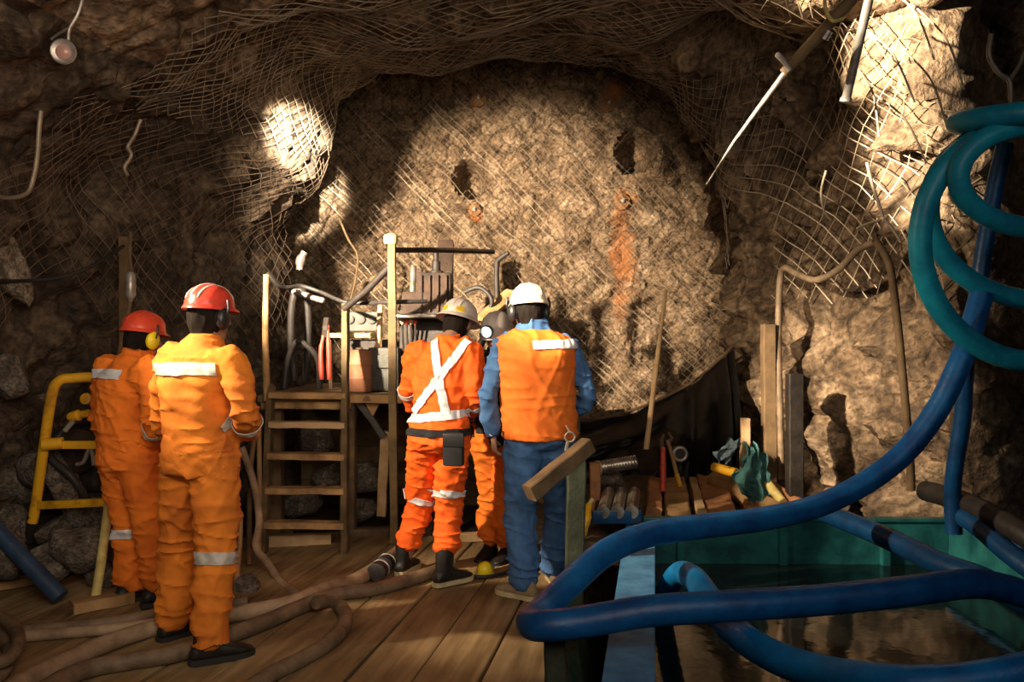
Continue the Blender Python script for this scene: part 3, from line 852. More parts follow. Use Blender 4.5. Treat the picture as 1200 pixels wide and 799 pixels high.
for i in range(4): 
    p = at(472 + i * 5, 395, 6.7); lv = obj('valve_lever', tube([p + V((0, .06, -.16)), p, p + V((.0, -.03, .11))], [.009, .008, .008], 8), M_IRON, t)
    bm = NB(); add_ellipsoid(bm, p + V((0, -.03, .12)), .019, .019, .024); obj('knob', bm, (M_WOODP, M_REDP)[i % 2], lv)
obj('pipe', tube([at(444, 380, 6.7), at(443, 402, 6.7), at(436, 413, 6.7), at(428, 415, 6.72)], .018, 10, 5), M_WOODP, t)
bm = NB(); c = at(452, 432, 6.8); add_box(bm, c, (.24, .3, .34), None, .02); add_box(bm, (c.x + .02, c.y - .16, c.z + .06), (.14, .03, .1), None, .008); obj('oil_tank', bm, M_CANV, t, False)
obj('hydraulic_hose', tube([at(545, 342, 6.6), at(562, 337, 6.55), at(576, 350, 6.5), at(572, 366, 6.5), at(556, 380, 6.6)], .018, 10, 6), M_RUBBER, t)
obj('hydraulic_hose', tube([at(560, 470, 6.1), at(556, 430, 5.98), at(566, 398, 5.95), at(580, 392, 6.1), at(590, 420, 6.3)], .026, 10, 6), M_RUBBER, t)
obj('hydraulic_hose', tube([at(345, 445, 6.9), at(341, 400, 6.85), at(343, 352, 6.8), at(352, 340, 6.8), at(360, 356, 6.8), at(361, 400, 6.85), at(358, 446, 6.9)], .030, 10, 6), M_RUBBER, t)
obj('hydraulic_hose', tube([at(333, 455, 6.8), at(338, 420, 6.8), at(350, 400, 6.75), at(372, 420, 6.8), at(374, 455, 6.9)], .024, 10, 6), M_RUBBER, t)
obj('bracket', tube([at(583, 366, 6.9), at(582, 312, 6.9), at(586, 303, 6.88), at(596, 296, 6.85)], [.022] * 3 + [.018], 10, 4), M_IRON, t)
solo('timber_board', rough_beam(at(566, 374, 6.35), at(600, 342, 6.75), .11, .035, (0, -.5, 1), seed=52), M_WOOD, 'short brown board slanting behind the cap lamp of the hidden worker', 'board', smooth=False)
solo('work_lamp', lathe(at(342, 341, 6.72), at(382, 353, 6.72) - at(342, 341, 6.72), [(0, .012), (.01, .024), (.26, .024), (.27, .012)]), M_STEELP, 'pale tube lamp lying across the black hoses at the platform edge', 'lamp')
solo('cable', tube([at(313, 320, 6.24), at(325, 333, 6.3), at(337, 337, 6.4), at(352, 335, 6.5), at(375, 342, 6.5), at(404, 354, 6.4), at(425, 355, 6.4), at(462, 354, 6.18), at(500, 353, 6.3)], .016, 8, 6), M_RUBBER,
     'black cable looped along the ladder top from the handrail post to the tall post', 'cable')
c = at(421, 457, 6.62)
t = thing('drum', 'small red-brown steel drum on the platform to the right of the ladder', 'drum', (c.x, 6.62, PZ))
obj('shell', lathe((c.x, 6.62, PZ), (0, 0, 1), [(0, .098), (.012, .104), (.09, .1), (.1, .105), (.11, .1), (.2, .1), (.21, .105), (.22, .1), (.30, .1), (.312, .104), (.318, .098)], 28), M_DRUM, t)
obj('lid', lathe((c.x, 6.62, PZ + .318), (0, 0, 1), [(0, .096), (.006, .094), (.008, .03), (.022, .028)], 28), M_RUSTI, t)
t = thing('bolt_cutter', 'long bolt cutter with two red handles standing upright on the platform edge', 'tool', at(380, 458, 6.35))
obj('handle', tube([at(377, 445, 6.33), at(376, 412, 6.36), at(379, 393, 6.38)], [.019, .017, .012], 10, 4), M_REDP, t)
obj('handle', tube([at(386, 445, 6.33), at(385, 410, 6.36), at(384, 380, 6.39)], [.019, .017, .012], 10, 4), M_REDP, t)
bm = NB(); add_beam(bm, at(380, 396, 6.38), at(383, 372, 6.40), .05, .02); add_tube(bm, [at(381, 384, 6.36), at(381, 384, 6.42)], .02, 12); obj('jaws', bm, M_IRON, t, False)
solo('pipe', tube([at(357, 295, 7.3), at(352, 305, 7.3), at(351, 316, 7.3)], [.03, .04, .03], 10, 4), M_STEELP, 'short pale pipe stub hanging from the rock edge above the platform', 'pipe')
solo('wire', tube([at(397, 255, 7.9), at(408, 280, 7.9), at(419, 300, 7.9), at(416, 330, 7.9), at(411, 352, 7.7)], .011, 6, 5), M_WOODD, 'thin brown wire hanging down the lit face above the ladder', 'wire')

# timber cribbing and rubble below the platform
for i, (px, py, Y, r, lab) in enumerate(((372, 512, 6.75, .17, 'brown rock at the top of the small heap behind the ladder rungs'), (388, 560, 6.62, .21, 'large brown rock low in the heap behind the ladder rungs'),
        (352, 588, 6.75, .18, 'dark rock at the left foot of the heap behind the ladder rungs'), (432, 560, 6.8, .20, 'brown rock beneath the platform to the right of the ladder'),
        (420, 600, 6.75, .17, 'low rock on the mud beneath the platform right of the ladder'), (500, 625, 6.7, .15, 'small rock on the mud behind the legs of the crossed-brace worker'))):
    p = at(px, py, Y); solo('rock', rock_bm((p.x, p.y, p.z), r, 60 + i, 3), M_RUBBLE if i < 2 else M_RUBBLE, lab, 'rock', smooth=True)
def crib(a, b, w, h, label, m=None, seed=0): return solo('timber_beam', rough_beam(a, b, w, h, (0, 0, 1), seed=seed), m or M_WOODD, label, 'beam', smooth=False)
crib((-1.72, 6.05, .02), (-1.30, 6.13, .02), .09, .10, 'short weathered beam lying on the mud under the lowest ladder rung', M_WOODP, 3)
crib((-1.20, 6.35, .00), (-.62, 6.45, .00), .10, .11, 'squared beam lying on the mud between ladder foot and tall post', M_WOODD, 4)
crib((-.52, 6.15, .03), (.05, 6.25, .03), .07, .06, 'pale batten lying on the mud behind the black boots', M_WOODP, 5)
bm = NB()
for i in range(7): add_beam(bm, (-1.86, 7.55, .0 + i * .15), (.5, 7.55, .0 + i * .15), .05, .146, bev=.004)
solo('dark_backing', bm, M_WOODD, 'dark plank backing added to fill in the shade beneath the drill platform', 'plank backing', smooth=False)  # planks added so the space under the platform stays black
# loose sticks and hoses left of the ladder
solo('pole', tube([at(303, 485, 5.95), at(304, 560, 5.85), at(303, 650, 5.8)], .017, 8, 4), M_WOOD, 'thin straight pole standing close to the left ladder stringer', 'pole')
solo('pole', tube([at(299, 506, 5.8), at(293, 560, 5.75), at(292, 662, 5.5)], .017, 8, 4), M_WOODD, 'thin dark stick leaning behind the amber worker beside the straight pole', 'pole')
solo('pole', tube([at(282, 600, 5.4), at(281, 640, 5.38), at(276, 692, 5.0)], .015, 8, 4), M_WOOD, 'short stick standing on the floor just right of the amber trouser leg', 'pole')
solo('hose', tube([at(283, 524, 5.6), at(297, 565, 5.6), at(304, 610, 5.5), at(300, 640, 5.35), at(314, 660, 5.3), at(330, 683, 5.12), at(352, 699, 4.86), at(372, 704, 4.78)], .024, 10, 6), M_HOSET,
     'dusty tan hose dropping in a curve left of the ladder down onto the boards', 'hose')
solo('rock', rock_bm(at(287, 692, 4.98) + V((0, 0, .02)), .09, 91), M_RUBBLE, 'small dark stone on the boards right of the amber worker', 'rock')

# ------------------------------------------------------------------ hoses along the floor
def onfl(px, py, r): 
    Y = (CH - r) * FP / (py - CY); return at(px, py, Y)
def fhose(pts, r, m, label, k=6): return solo('hose', tube([onfl(x, y, r * (1.0 if len(q) == 0 else q[0])) for x, y, *q in pts], r, 12, k), m, label, 'hose')
fhose([(-70, 744), (0, 741), (45, 737), (110, 732), (165, 723), (215, 712), (290, 705)], .030, M_HOSEB, 'thin brown hose lying straight across the boards, rearmost of the bundle at the feet')
fhose([(-70, 752), (0, 748), (60, 743), (120, 738), (180, 731), (232, 722), (300, 716)], .028, M_HOSET, 'dusty thin hose lying second from the rear in the floor bundle')
fhose([(-30, 835), (25, 800), (70, 778), (125, 754), (180, 736), (240, 725), (300, 715), (345, 705), (380, 690), (415, 680), (446, 662), (474, 640)], .042, M_HOSET, 'thick dusty hose sweeping from the bottom left corner to the tall platform post')
fhose([(20, 845), (58, 805), (100, 785), (150, 775), (205, 766), (250, 751), (310, 729), (350, 712), (395, 696), (440, 690), (490, 676), (530, 662)], .040, M_HOSEB, 'thick muddy hose running beside the dusty one and on behind the black boots')
fhose([(370, 706, 2.2), (388, 704, 1.6), (400, 712), (405, 724), (399, 740), (380, 757), (350, 774), (318, 790), (280, 815), (245, 840)], .036, M_HOSEB, 'muddy hose bending in a hook on the boards and leaving at the bottom edge')
bm = NB(); q = [onfl(0 + 34 * math.cos(a) - 22, 768 + 30 * math.sin(a), .03) for a in [i * 2 * PI / 28 for i in range(28)]]; add_tube(bm, q, .030, 10, closed=True)
q = [p + V((.02, .03, .06)) for p in q]; add_tube(bm, q, .030, 10, closed=True)
solo('hose', bm, M_HOSEB, 'coiled brown hose cut off by the lower left corner of the frame', 'hose')
solo('cable', tube([onfl(x, y, .012) for x, y in ((535, 668), (560, 676), (590, 672), (612, 662))], .012, 8, 5), M_RUBBER, 'black cable on the boards beneath the yellow cap', 'cable')
p = onfl(568, 668, .03); t = thing('cap', 'round yellow cap lying on the boards between the two white-helmet workers', 'cap', (p.x, p.y, 0))
obj('dome', lathe((p.x, p.y, .004), (0, -.15, 1), [(0, .046), (.02, .052), (.05, .047), (.072, .032), (.082, .012)], 24), M_YCUP, t)
obj('rim', lathe((p.x, p.y, .004), (0, -.15, 1), [(0, .05), (.006, .058), (.014, .058), (.02, .052)], 24), M_YELP, t)
t = thing('connector', 'black hose coupling lying by the left boot of the crossed-brace worker', 'coupling', onfl(449, 668, .05))
a, b = onfl(440, 672, .06), onfl(458, 655, .06)
obj('sleeve', lathe(a, b - a, [(0, .04), (.01, .058), (.09, .058), (.1, .045), (.16, .045), (.17, .056), (.25, .056), (.26, .035)], 18), M_RUBBER, t)
for f in (.25, .7): obj('clamp', lathe(a.lerp(b, f), b - a, [(0, .058), (.002, .062), (.022, .062), (.024, .058)], 18), M_STEELP, t)

# ------------------------------------------------------------------ left side: yellow stand, pipe, boards, rubble
t = thing('yellow_stand', 'yellow tubular steel stand with three crossbars at the left wall', 'stand', (-2.62, 4.85, .0))
obj('frame', tube([at(38, 612, 5.15), at(42, 590, 5.14), at(52, 520, 5.10), at(61, 462, 5.06), at(70, 446, 5.06), at(86, 443, 5.08), at(104, 442, 5.10), at(122, 443, 5.12)], .030, 14, 6), M_YEL, t)
obj('frame', tube([at(122, 443, 5.12), at(135, 447, 5.14), at(137, 480, 5.13), at(131, 560, 5.05), at(121, 640, 4.92), at(112, 700, 4.79)], .027, 12, 6), M_YELP, t)
obj('crossbar', beam(at(54, 521, 5.10), at(133, 521, 5.09), .05, .045), M_YEL, t)
obj('crossbar', beam(at(46, 592, 5.14), at(127, 588, 5.01), .045, .045), M_YEL, t)
obj('foot', tube([at(39, 604, 5.15), at(34, 634, 5.2)], [.034, .026], 12), M_IRON, t)
bm = NB(); add_tube(bm, [at(50, 521, 5.06), at(74, 519, 5.09)], .036, 14); obj('collar', bm, M_YEL, t)
cl = obj('clamp', lathe(at(84, 488, 5.14), at(104, 484, 5.12) - at(84, 488, 5.14), [(-.02, .02), (0, .03), (.05, .034), (.06, .022), (.12, .022)], 16), M_YEL, t)
obj('clamp', lathe(at(104, 468, 5.14), (0, -1, .2), [(0, .03), (.04, .034), (.05, .018)], 16), M_YEL, t)
obj('latch', tube([at(76, 505, 5.12), at(86, 493, 5.13)], .016, 8), M_STEELP, cl)
obj('hook', tube([at(90, 544, 5.1), at(98, 541, 5.09), at(106, 524, 5.08), at(110, 545, 5.08)], .012, 8, 4), M_STEELP, t)
t = thing('pump', 'dark greasy pump unit with hoses standing inside the yellow stand', 'pump', (-2.73, 5.45, .2))
c = at(98, 536, 5.45)
bm = NB(); add_box(bm, c + V((0, .05, 0)), (.26, .24, .42), None, .04); obj('housing', bm, M_IRON, t, False)
obj('flywheel', lathe(c + V((.02, -.10, .06)), (0, -1, 0), [(0, .12), (.02, .14), (.05, .14), (.06, .10), (.062, .03), (.09, .03)], 26), M_RUSTI, t)
obj('flange', lathe(c + V((-.06, -.10, -.16)), (0, -1, .1), [(0, .07), (.04, .07), (.05, .04), (.12, .04)], 18), M_STEEL, t)
obj('base', beam(c + V((-.2, .05, -.25)), c + V((.2, .05, -.25)), .3, .08), M_IRON, t)
obj('hose', tube([c + V((-.05, -.12, .2)), c + V((-.1, -.22, .05)), c + V((.06, -.24, -.1)), c + V((.12, -.15, -.32)), c + V((.05, -.2, -.42))], .025, 10, 6), M_RUBBER, t)
p0, p1 = onfl(71, 700, .05), at(2, 628, 4.72)
solo('pipe', lathe(p0, p1 - p0, [(0, .030), (0.001, .046), (1.1, .046), (1.101, .03)], 20), M_SLATE, 'dark blue pipe leaning on the left rubble with its end on the boards', 'pipe')
solo('timber_board', rough_beam(onfl(84, 712, .03), onfl(155, 699, .03), .10, .06, seed=71), M_WOOD, 'short thick board on the floor at the foot of the yellow stand', 'board', smooth=False)
solo('timber_board', rough_beam(onfl(-30, 690, .03), onfl(40, 678, .03), .10, .05, seed=72), M_WOOD, 'pale board lying beneath the blue pipe at the left edge', 'board', smooth=False)
solo('timber_board', rough_beam(onfl(52, 731, .018), onfl(82, 712, .018), .09, .03, seed=73), M_WOODD, 'thin plank offcut on the boards before the tip of the blue pipe', 'board', smooth=False)
RB = [(6, 500, 5.6, .30, 'large grey boulder high on the left rubble heap at the frame edge'), (6, 565, 5.5, .26, 'grey boulder beneath the large one at the left frame edge'), (52, 545, 5.45, .20, 'angular grey rock behind the left tube of the yellow stand'),
      (74, 560, 5.3, .19, 'pale upright slab between the tubes of the yellow stand'), (14, 617, 5.2, .17, 'rounded rock beside the foot of the yellow stand'), (72, 622, 5.3, .17, 'flat dark rock beneath the lowest yellow crossbar'),
      (92, 640, 5.0, .20, 'dark boulder inside the foot of the yellow stand'), (62, 655, 4.95, .16, 'brown rock resting above the blue pipe'), (118, 672, 5.05, .13, 'small dark rock behind the right leg of the yellow stand'), (-8, 655, 4.8, .20, 'rock at the left frame edge just behind the blue pipe'),
      (45, 470, 5.75, .19, 'small rock at the top of the left heap behind the stand'), (120, 600, 5.4, .22, 'shadowed rock behind the worker with yellow ear defenders'), (8, 440, 5.25, .17, 'brown rock topmost at the left frame edge')]
for i, (px, py, Y, r, lab) in enumerate(RB):
    p = at(px, py, Y); solo('rock', rock_bm(p, r, 20 + i, 3, (1, .8, .85) if i != 3 else (.6, .5, 1.25)), M_RUBBLE, lab, 'rock', smooth=True)
solo('rock_slab', rock_bm(at(4, 314, 5.10), .25, 77, 3, (.75, .45, 1.05)), M_PALE, 'pale bare rock slab sticking out of the left wall at the frame edge', 'rock')
solo('cable', tube([at(-20, 329, 5.0), at(30, 329, 5.0), at(70, 325, 5.05), at(105, 313, 5.15), at(145, 288, 5.4)], .011, 8, 6), M_IRON, 'grey cable sagging along the left wall past the pale slab', 'cable')
t = thing('signal_cord', 'hanging cord with a pale plug on the wall above the yellow ear defenders', 'cord', at(150, 410, 5.2))
obj('cord', tube([at(153, 272, 5.45), at(152, 300, 5.4), at(154, 318, 5.35)], .012, 8, 4), M_WOODD, t)
obj('plug', lathe(at(153, 318, 5.35), (0, 0, -1), [(0, .014), (.02, .03), (.15, .032), (.17, .02), (.19, .012)], 14), M_STEELP, t)
obj('cord', tube([at(153, 352, 5.35), at(149, 375, 5.3), at(140, 412, 5.25), at(137, 430, 5.25)], .012, 8, 4), M_WOODD, t)
solo('post', rough_beam(at(146, 278, 5.72), at(146, 480, 5.72), .06, .06, (0, 1, 0), seed=81), M_WOODD, 'dark slender post standing against the left wall behind the hanging cord', 'post', smooth=False)
t = thing('lamp', 'small round pale lamp hanging from a wire at the upper left', 'lamp', at(71, 58, 4.36))
obj('shade', lathe(at(71, 58, 4.36) + V((0, .05, 0)), (.25, -1, -.2), [(0, .03), (.03, .06), (.05, .064), (.056, .058), (.05, .045)], 22), M_STEELP, t)
obj('bulb', lathe(at(71, 58, 4.36) + V((.01, .01, -.01)), (.25, -1, -.2), [(0, .04), (.012, .036), (.022, .018)], 18), mat('frosted_pink_glass', (.55, .32, .26), (.45, .25, .2), rough=.25, bump=0), t)
obj('wire', tube([at(80, 47, 4.36), at(82, 33, 4.36), at(92, 15, 4.36), at(99, -12, 4.36)], .009, 8, 5), M_STEELP, t)
obj('wire', tube([at(80, 33, 4.36), at(68, 40, 4.38), at(60, 46, 4.40)], .006, 8, 4), M_STEELP, t)
for pts, lab in (([(165, 140), (158, 158), (150, 172), (154, 182), (146, 196), (150, 206)], 'loose end of broken netting wire dangling on the upper left wall'),
                 ([(48, 130), (46, 150), (44, 180), (40, 205), (32, 226), (10, 232), (-10, 228)], 'pale thick wire curling along the left wall near the frame edge')):
    solo('wire', tube([at(x, y, 4.7 if x < 60 else 5.5) for x, y in pts], .013 if x < 60 else .009, 8, 5), M_WIRE, lab, 'wire')

# ------------------------------------------------------------------ right side: roof bars, pipes on the wall
t = thing('steel_bar', 'long tapered bar hanging slantwise from the roof at the upper right', 'bar', at(915, 100, 4.8))
obj('sleeve', tube([at(1030, -38, 4.5), at(990, 8, 4.55), at(918, 86, 4.7)], [.036, .033, .028], 12), M_WOODD, t)
obj('rod', tube([at(922, 82, 4.69), at(890, 125, 4.8), at(860, 166, 4.95), at(828, 216, 5.1)], [.016, .013, .009, .006], 10), M_STEEL, t)
obj('tie', tube([at(911, 64, 4.66), at(919, 72, 4.62), at(925, 82, 4.64)], .016, 8), M_STEELP, t)
obj('tie', tube([at(967, -14, 4.5), at(967, 8, 4.48), at(975, 24, 4.48), at(988, 22, 4.5)], .010, 8, 5), M_YELP, t)
obj('tie', tube([at(966, 46, 4.52), at(972, 36, 4.5)], .020, 8), M_STEELP, t)
solo('pipe', lathe(at(1025, -30, 4.75), at(993, 110, 4.85) - at(1025, -30, 4.75), [(0, .026), (.67, .026), (.68, .034), (.70, .034)], 14), M_STEELP, 'short straight pale pipe hanging from the roof right of the long bar', 'pipe')
solo('pipe', tube([at(916, 562, 6.1), at(914, 480, 6.15), at(912, 400, 6.2), at(914, 330, 6.25), at(920, 314, 6.2), at(934, 321, 6.1), at(956, 328, 5.95), at(982, 316, 5.8), at(1004, 294, 5.65), at(1024, 284, 5.55)], .024, 12, 6), M_HOSEB,
     'bent muddy hose rising up the right wall and curving over the lit rock', 'hose')
solo('pole', tube([at(1026, 282, 5.3), at(1042, 310, 5.28), at(1051, 370, 5.25), at(1058, 440, 5.2), at(1066, 530, 5.15), at(1068, 575, 5.12)], .024, 12, 5), M_WOODD, 'brown leaning pole standing before the lit rock at the right', 'pole')
solo('post', rough_beam(at(931, 590, 5.85), at(931, 438, 5.85), .10, .10, (0, 1, 0), seed=91), M_IRON, 'dark squared post standing left of the lit rock', 'post', smooth=False)
solo('post', rough_beam(at(902, 588, 6.2), at(900, 380, 6.2), .09, .09, (0, 1, 0), seed=92), M_WOODD, 'brown timber post against the right wall behind the bent hose', 'post', smooth=False)
for i, (pts, r, lab) in enumerate((([(1035, 255), (1030, 240), (1022, 215), (1016, 190)], .010, 'broken wire end pointing up from the top of the leaning pole'),
        ([(1033, 258), (1018, 262), (1004, 268)], .008, 'short broken wire poking left from the pole top'), ([(1036, 256), (1046, 268), (1056, 284)], .009, 'short broken wire bent down right of the pole top'),
        ([(968, 200), (962, 225), (966, 248), (974, 258)], .008, 'loose thin wire hanging in the dark beside the lit netting'),
        ([(1162, 40), (1159, 65), (1170, 85), (1183, 96), (1184, 125)], .012, 'pale curly wire hanging in the dark corner above the coiled hose'), ([(1200, 62), (1194, 78), (1183, 94)], .010, 'short pale wire joining the curly one at the right edge'))):
    Y = 5.1 if i < 3 else (5.6 if i == 3 else 4.25)
    solo('wire', tube([at(x, y, Y) for x, y in pts], r, 8, 5), M_TWIST if i < 3 else M_WIRE, lab, 'wire')
for i, (x0, y0, x1, y1) in enumerate(((1040, -15, 1095, 70), (1010, 30, 1072, 120), (1060, 60, 1110, 150), (1025, 110, 1085, 190), (1075, 10, 1130, 105), (1005, 80, 1030, 160))):
    a, b = at(x0, y0, 5.12), at(x1, y1, 5.0)
    m_ = a.lerp(b, .5) + V((.0, -.07, .03)); solo('wire', tube([a, m_, b], .006, 8, 6), M_WIREB, ('stray bright netting wire slanting over the lit upper right rock'), 'wire', group='stray wires on the lit upper right rock')

# ------------------------------------------------------------------ blue hoses, tank
YC = 4.05
def hosepath(pts, r, m, label, k=6, n=16): return solo('hose', tube([at(x, y, Y) for x, y, Y in pts], r, n, k), m, label, 'hose')
def loop(cx, a, y0, y1, Y, r, m, label, dy=.12, ph=0):
    cy, b = (y0 + y1) / 2, (y1 - y0) / 2; bm = NB(); pts = []
    for i in range(56):
        an = 2 * PI * i / 56; pts.append(at(cx + a * math.cos(an), cy + b * math.sin(an), Y + dy * math.sin(an + ph)))
    add_tube(bm, pts, r, 16, closed=True); return solo('hose', bm, m, label, 'hose')
loop(1215, 137, 143, 424, 4.00, .052, M_BLUEC, 'outermost and longest loop of the teal hose hanging at the upper right', .10)
loop(1222, 134, 141, 352, 4.13, .050, M_BLUEC, 'second, shorter loop of the teal hose hanging at the upper right', .10)
loop(1222, 99, 146, 268, 3.86, .048, M_BLUEC, 'innermost small loop of the teal hose hanging at the upper right', .06)
bm = NB(); pts = []
for i in range(48):
    an = 2 * PI * i / 48; pts.append(at(1216 + 88 * math.cos(an), 137 - 5 * math.cos(an), 3.95) + V((0, .26 * math.sin(an), .035 * math.sin(an))))
add_tube(bm, pts, .050, 16, closed=True)
solo('hose', bm, M_BLUEC, 'teal hose turn wrapped level round the top of the hanging loops', 'hose')
t = thing('hose_hook', 'steel hook carrying the hanging hose loops, just beyond the right edge', 'hook', at(1260, 130, 4.0))
obj('arm', tube([at(1330, 90, 4.0), at(1275, 118, 4.0), at(1240, 152, 4.0), at(1225, 146, 4.0)], .025, 10, 5), M_IRON, t)
obj('wall_bar', tube([at(1330, 90, 4.0), V((4.75, 4.0, 2.72))], .03, 10), M_IRON, t)
hosepath([(1178, 168, 4.3), (1165, 225, 4.32), (1152, 300, 4.32), (1142, 370, 4.32), (1132, 420, 4.35), (1128, 490, 4.4), (1120, 540, 4.45), (1116, 580, 4.5), (1118, 625, 4.5)], .042, M_BLUED, 'blue hose hanging straight down behind the loops into the tank corner')
MAIN = [(1150, 345, 4.22), (1137, 392, 4.18), (1122, 432, 4.15), (1097, 482, 4.15), (1060, 530, 4.15), (1015, 565, 4.12), (960, 592, 4.05), (900, 607, 3.95), (830, 616, 3.85), (765, 625, 3.72), (712, 646, 3.55), (668, 684, 3.38), (636, 716, 3.22), (622, 728, 3.10), (634, 733, 2.99), (680, 729, 2.98), (760, 716, 2.98), (850, 710, 3.0), (960, 703, 3.05), (1060, 693, 3.1), (1135, 684, 3.2), (1180, 690, 3.3), (1240, 710, 3.3)]
RH = .055
solo('hose', tube([at(x, y, Y) for x, y, Y in MAIN], RH, 20, 6), M_BLUE, 'thick blue hose swooping down from the loops and doubling back across the tank front', 'hose')
hosepath([(772, 716, 4.6), (780, 694, 4.4), (796, 672, 4.05), (813, 678, 3.65), (834, 706, 3.36), (862, 740, 3.08), (905, 768, 2.86), (960, 787, 2.70), (1040, 800, 2.5), (1120, 800, 2.45), (1210, 785, 2.45), (1300, 760, 2.45)], .054, M_BLUEB, 'bright blue hose curving over the tank edge and along the bottom of the frame')
hosepath([(1230, 720, 3.35), (1190, 700, 3.45), (1150, 678, 3.55), (1100, 660, 3.75), (1060, 640, 4.0), (1010, 618, 4.3), (965, 600, 4.6)], .052, M_BLUED, 'dark blue hose crossing the tank from its far rim to the right edge')
hosepath([(1085, 575, 4.9), (1120, 585, 4.6), (1160, 603, 4.3), (1210, 632, 4.0), (1280, 672, 3.8)], .058, M_RUBBER, 'thick black hose lying along the right wall above the tank')
hosepath([(1120, 600, 4.55), (1150, 620, 4.3), (1185, 650, 4.05), (1240, 690, 3.8)], .05, M_BLUED, 'dark blue hose lying just beneath the black hose at the right edge')
# tank
ZR = .30; TL = lambda s: V((.36, 2.88, 0)).lerp(V((.735, 4.85, 0)), s)      # left rim, near end to far end
FL, FR = V((.84, 5.48, 0)), V((2.80, 5.45, 0)); NL, NR = V((.285, 2.45, 0)), V((2.75, 2.45, 0))
t = thing('water_tank', 'teal painted steel tank of dark water crossed by blue hoses at the lower right', 'tank', (1.6, 4.0, -.72))
def plate(a, b, z0, z1, th, m, name): obj(name, beam(V((a.x, a.y, (z0 + z1) / 2)), V((b.x, b.y, (z0 + z1) / 2)), th, z1 - z0), m, t, False)
plate(FL, FR, -.74, ZR, .035, M_TEAL, 'back_wall'); plate(FR, NR, -.74, ZR, .035, M_TEAL, 'side_wall'); plate(NL, FL, -.74, ZR - .02, .035, M_TEAL, 'side_wall'); plate(NL, NR, -.74, ZR - .12, .035, M_TEAL, 'front_wall')
bm = NB(); add_rings(bm, [[V((p.x, p.y, z)) for p in (NL, NR, FR, FL)] for z in (-.75, -.73)]); obj('bottom', bm, M_TEAL, t, False)
bm = NB(); a, b = V((.33, 2.5, ZR + .012)), V((.80, 5.3, ZR + .012))
add_beam(bm, a, b, .175, .022); add_beam(bm, a + V((.08, 0, -.05)), b + V((.08, 0, -.05)), .014, .10); add_beam(bm, a + V((-.08, 0, -.05)), b + V((-.08, 0, -.05)), .014, .10)
obj('rim_channel', bm, M_BLUEP, t, False)
bm = NB(); add_beam(bm, V((FL.x, FL.y, ZR + .01)), V((FR.x + .05, FR.y, ZR + .01)), .075, .02); obj('rim_strip', bm, M_TEAL, t, False)
bm = NB(); add_beam(bm, V((FR.x, FR.y, ZR + .01)), V((NR.x, NR.y, ZR + .01)), .09, .025); obj('rim_strip', bm, M_BLUEP, t, False)
for s in (.12, .45, .78): 
    p = FL.lerp(FR, s); obj('stiffener', beam((p.x, p.y - .04, -.7), (p.x, p.y - .04, ZR - .03), .05, .05, (0, 1, 0)), M_TEAL, t, False)
m = bpy.data.materials.new('dark_water'); m.use_nodes = True; bs = m.node_tree.nodes['Principled BSDF']
bs.inputs['Base Color'].default_value = (.010, .016, .015, 1); bs.inputs['Roughness'].default_value = .07; bs.inputs['IOR'].default_value = 1.33; bs.inputs['Specular IOR Level'].default_value = .8
tc = m.node_tree.nodes.new('ShaderNodeTexCoord'); nz = m.node_tree.nodes.new('ShaderNodeTexNoise'); nz.inputs['Scale'].default_value = 5; nz.inputs['Detail'].default_value = 3
bp = m.node_tree.nodes.new('ShaderNodeBump'); bp.inputs['Strength'].default_value = .12; bp.inputs['Distance'].default_value = .02
m.node_tree.links.new(tc.outputs['Object'], nz.inputs['Vector']); m.node_tree.links.new(nz.outputs['Fac'], bp.inputs['Height']); m.node_tree.links.new(bp.outputs[0], bs.inputs['Normal'])
ZW = .03
bm = NB(); q = [V((p.x, p.y, 0)) for p in (NL + V((.03, .03, 0)), NR + V((-.03, .03, 0)), FR + V((-.03, -.03, 0)), FL + V((.0, -.03, 0)))]
add_rings(bm, [[p + V((0, 0, z)) for p in q] for z in (-.3, ZW)])
tag(obj('water', bm, m, None, False), 'dark still water reflecting the lit rock, inside the teal tank', 'water', kind='stuff')

# posts and beams between the boards and the tank
solo('post', rough_beam(at(668, 702, 4.62) + V((0, 0, -.75)), at(676, 528, 4.62), .10, .09, (0, 1, 0), seed=101), M_MOSS, 'mossy upright post beside the jeans of the vest worker', 'post', smooth=False)
solo('post', rough_beam(V((.145, 3.12, -.75)), at(650, 742, 3.12), .075, .075, (0, 1, 0), seed=102), M_MOSS, 'short mossy post at the board edge beneath the bend of the thick blue hose', 'post', smooth=False)
solo('timber_beam', rough_beam(at(620, 578, 4.32), at(690, 521, 4.55), .075, .085, (0, 0, 1), seed=103), M_WOODD, 'squared brown beam slanting across the thigh of the jeans worker', 'beam', smooth=False)
t = thing('rope', 'frayed orange and yellow rope end hanging between the mossy post and the log ends', 'rope', at(684, 640, 4.9))
obj('strand', tube([at(694, 585, 4.95), at(686, 600, 4.9), at(681, 625, 4.88), at(678, 660, 4.86), at(672, 690, 4.84)], [.012, .022, .02, .012, .008], 8, 5), M_YELP, t)
obj('strand', tube([at(690, 592, 4.92), at(687, 607, 4.86), at(684, 622, 4.85), at(683, 640, 4.86)], [.02, .028, .024, .01], 8, 5), M_YEL, t)

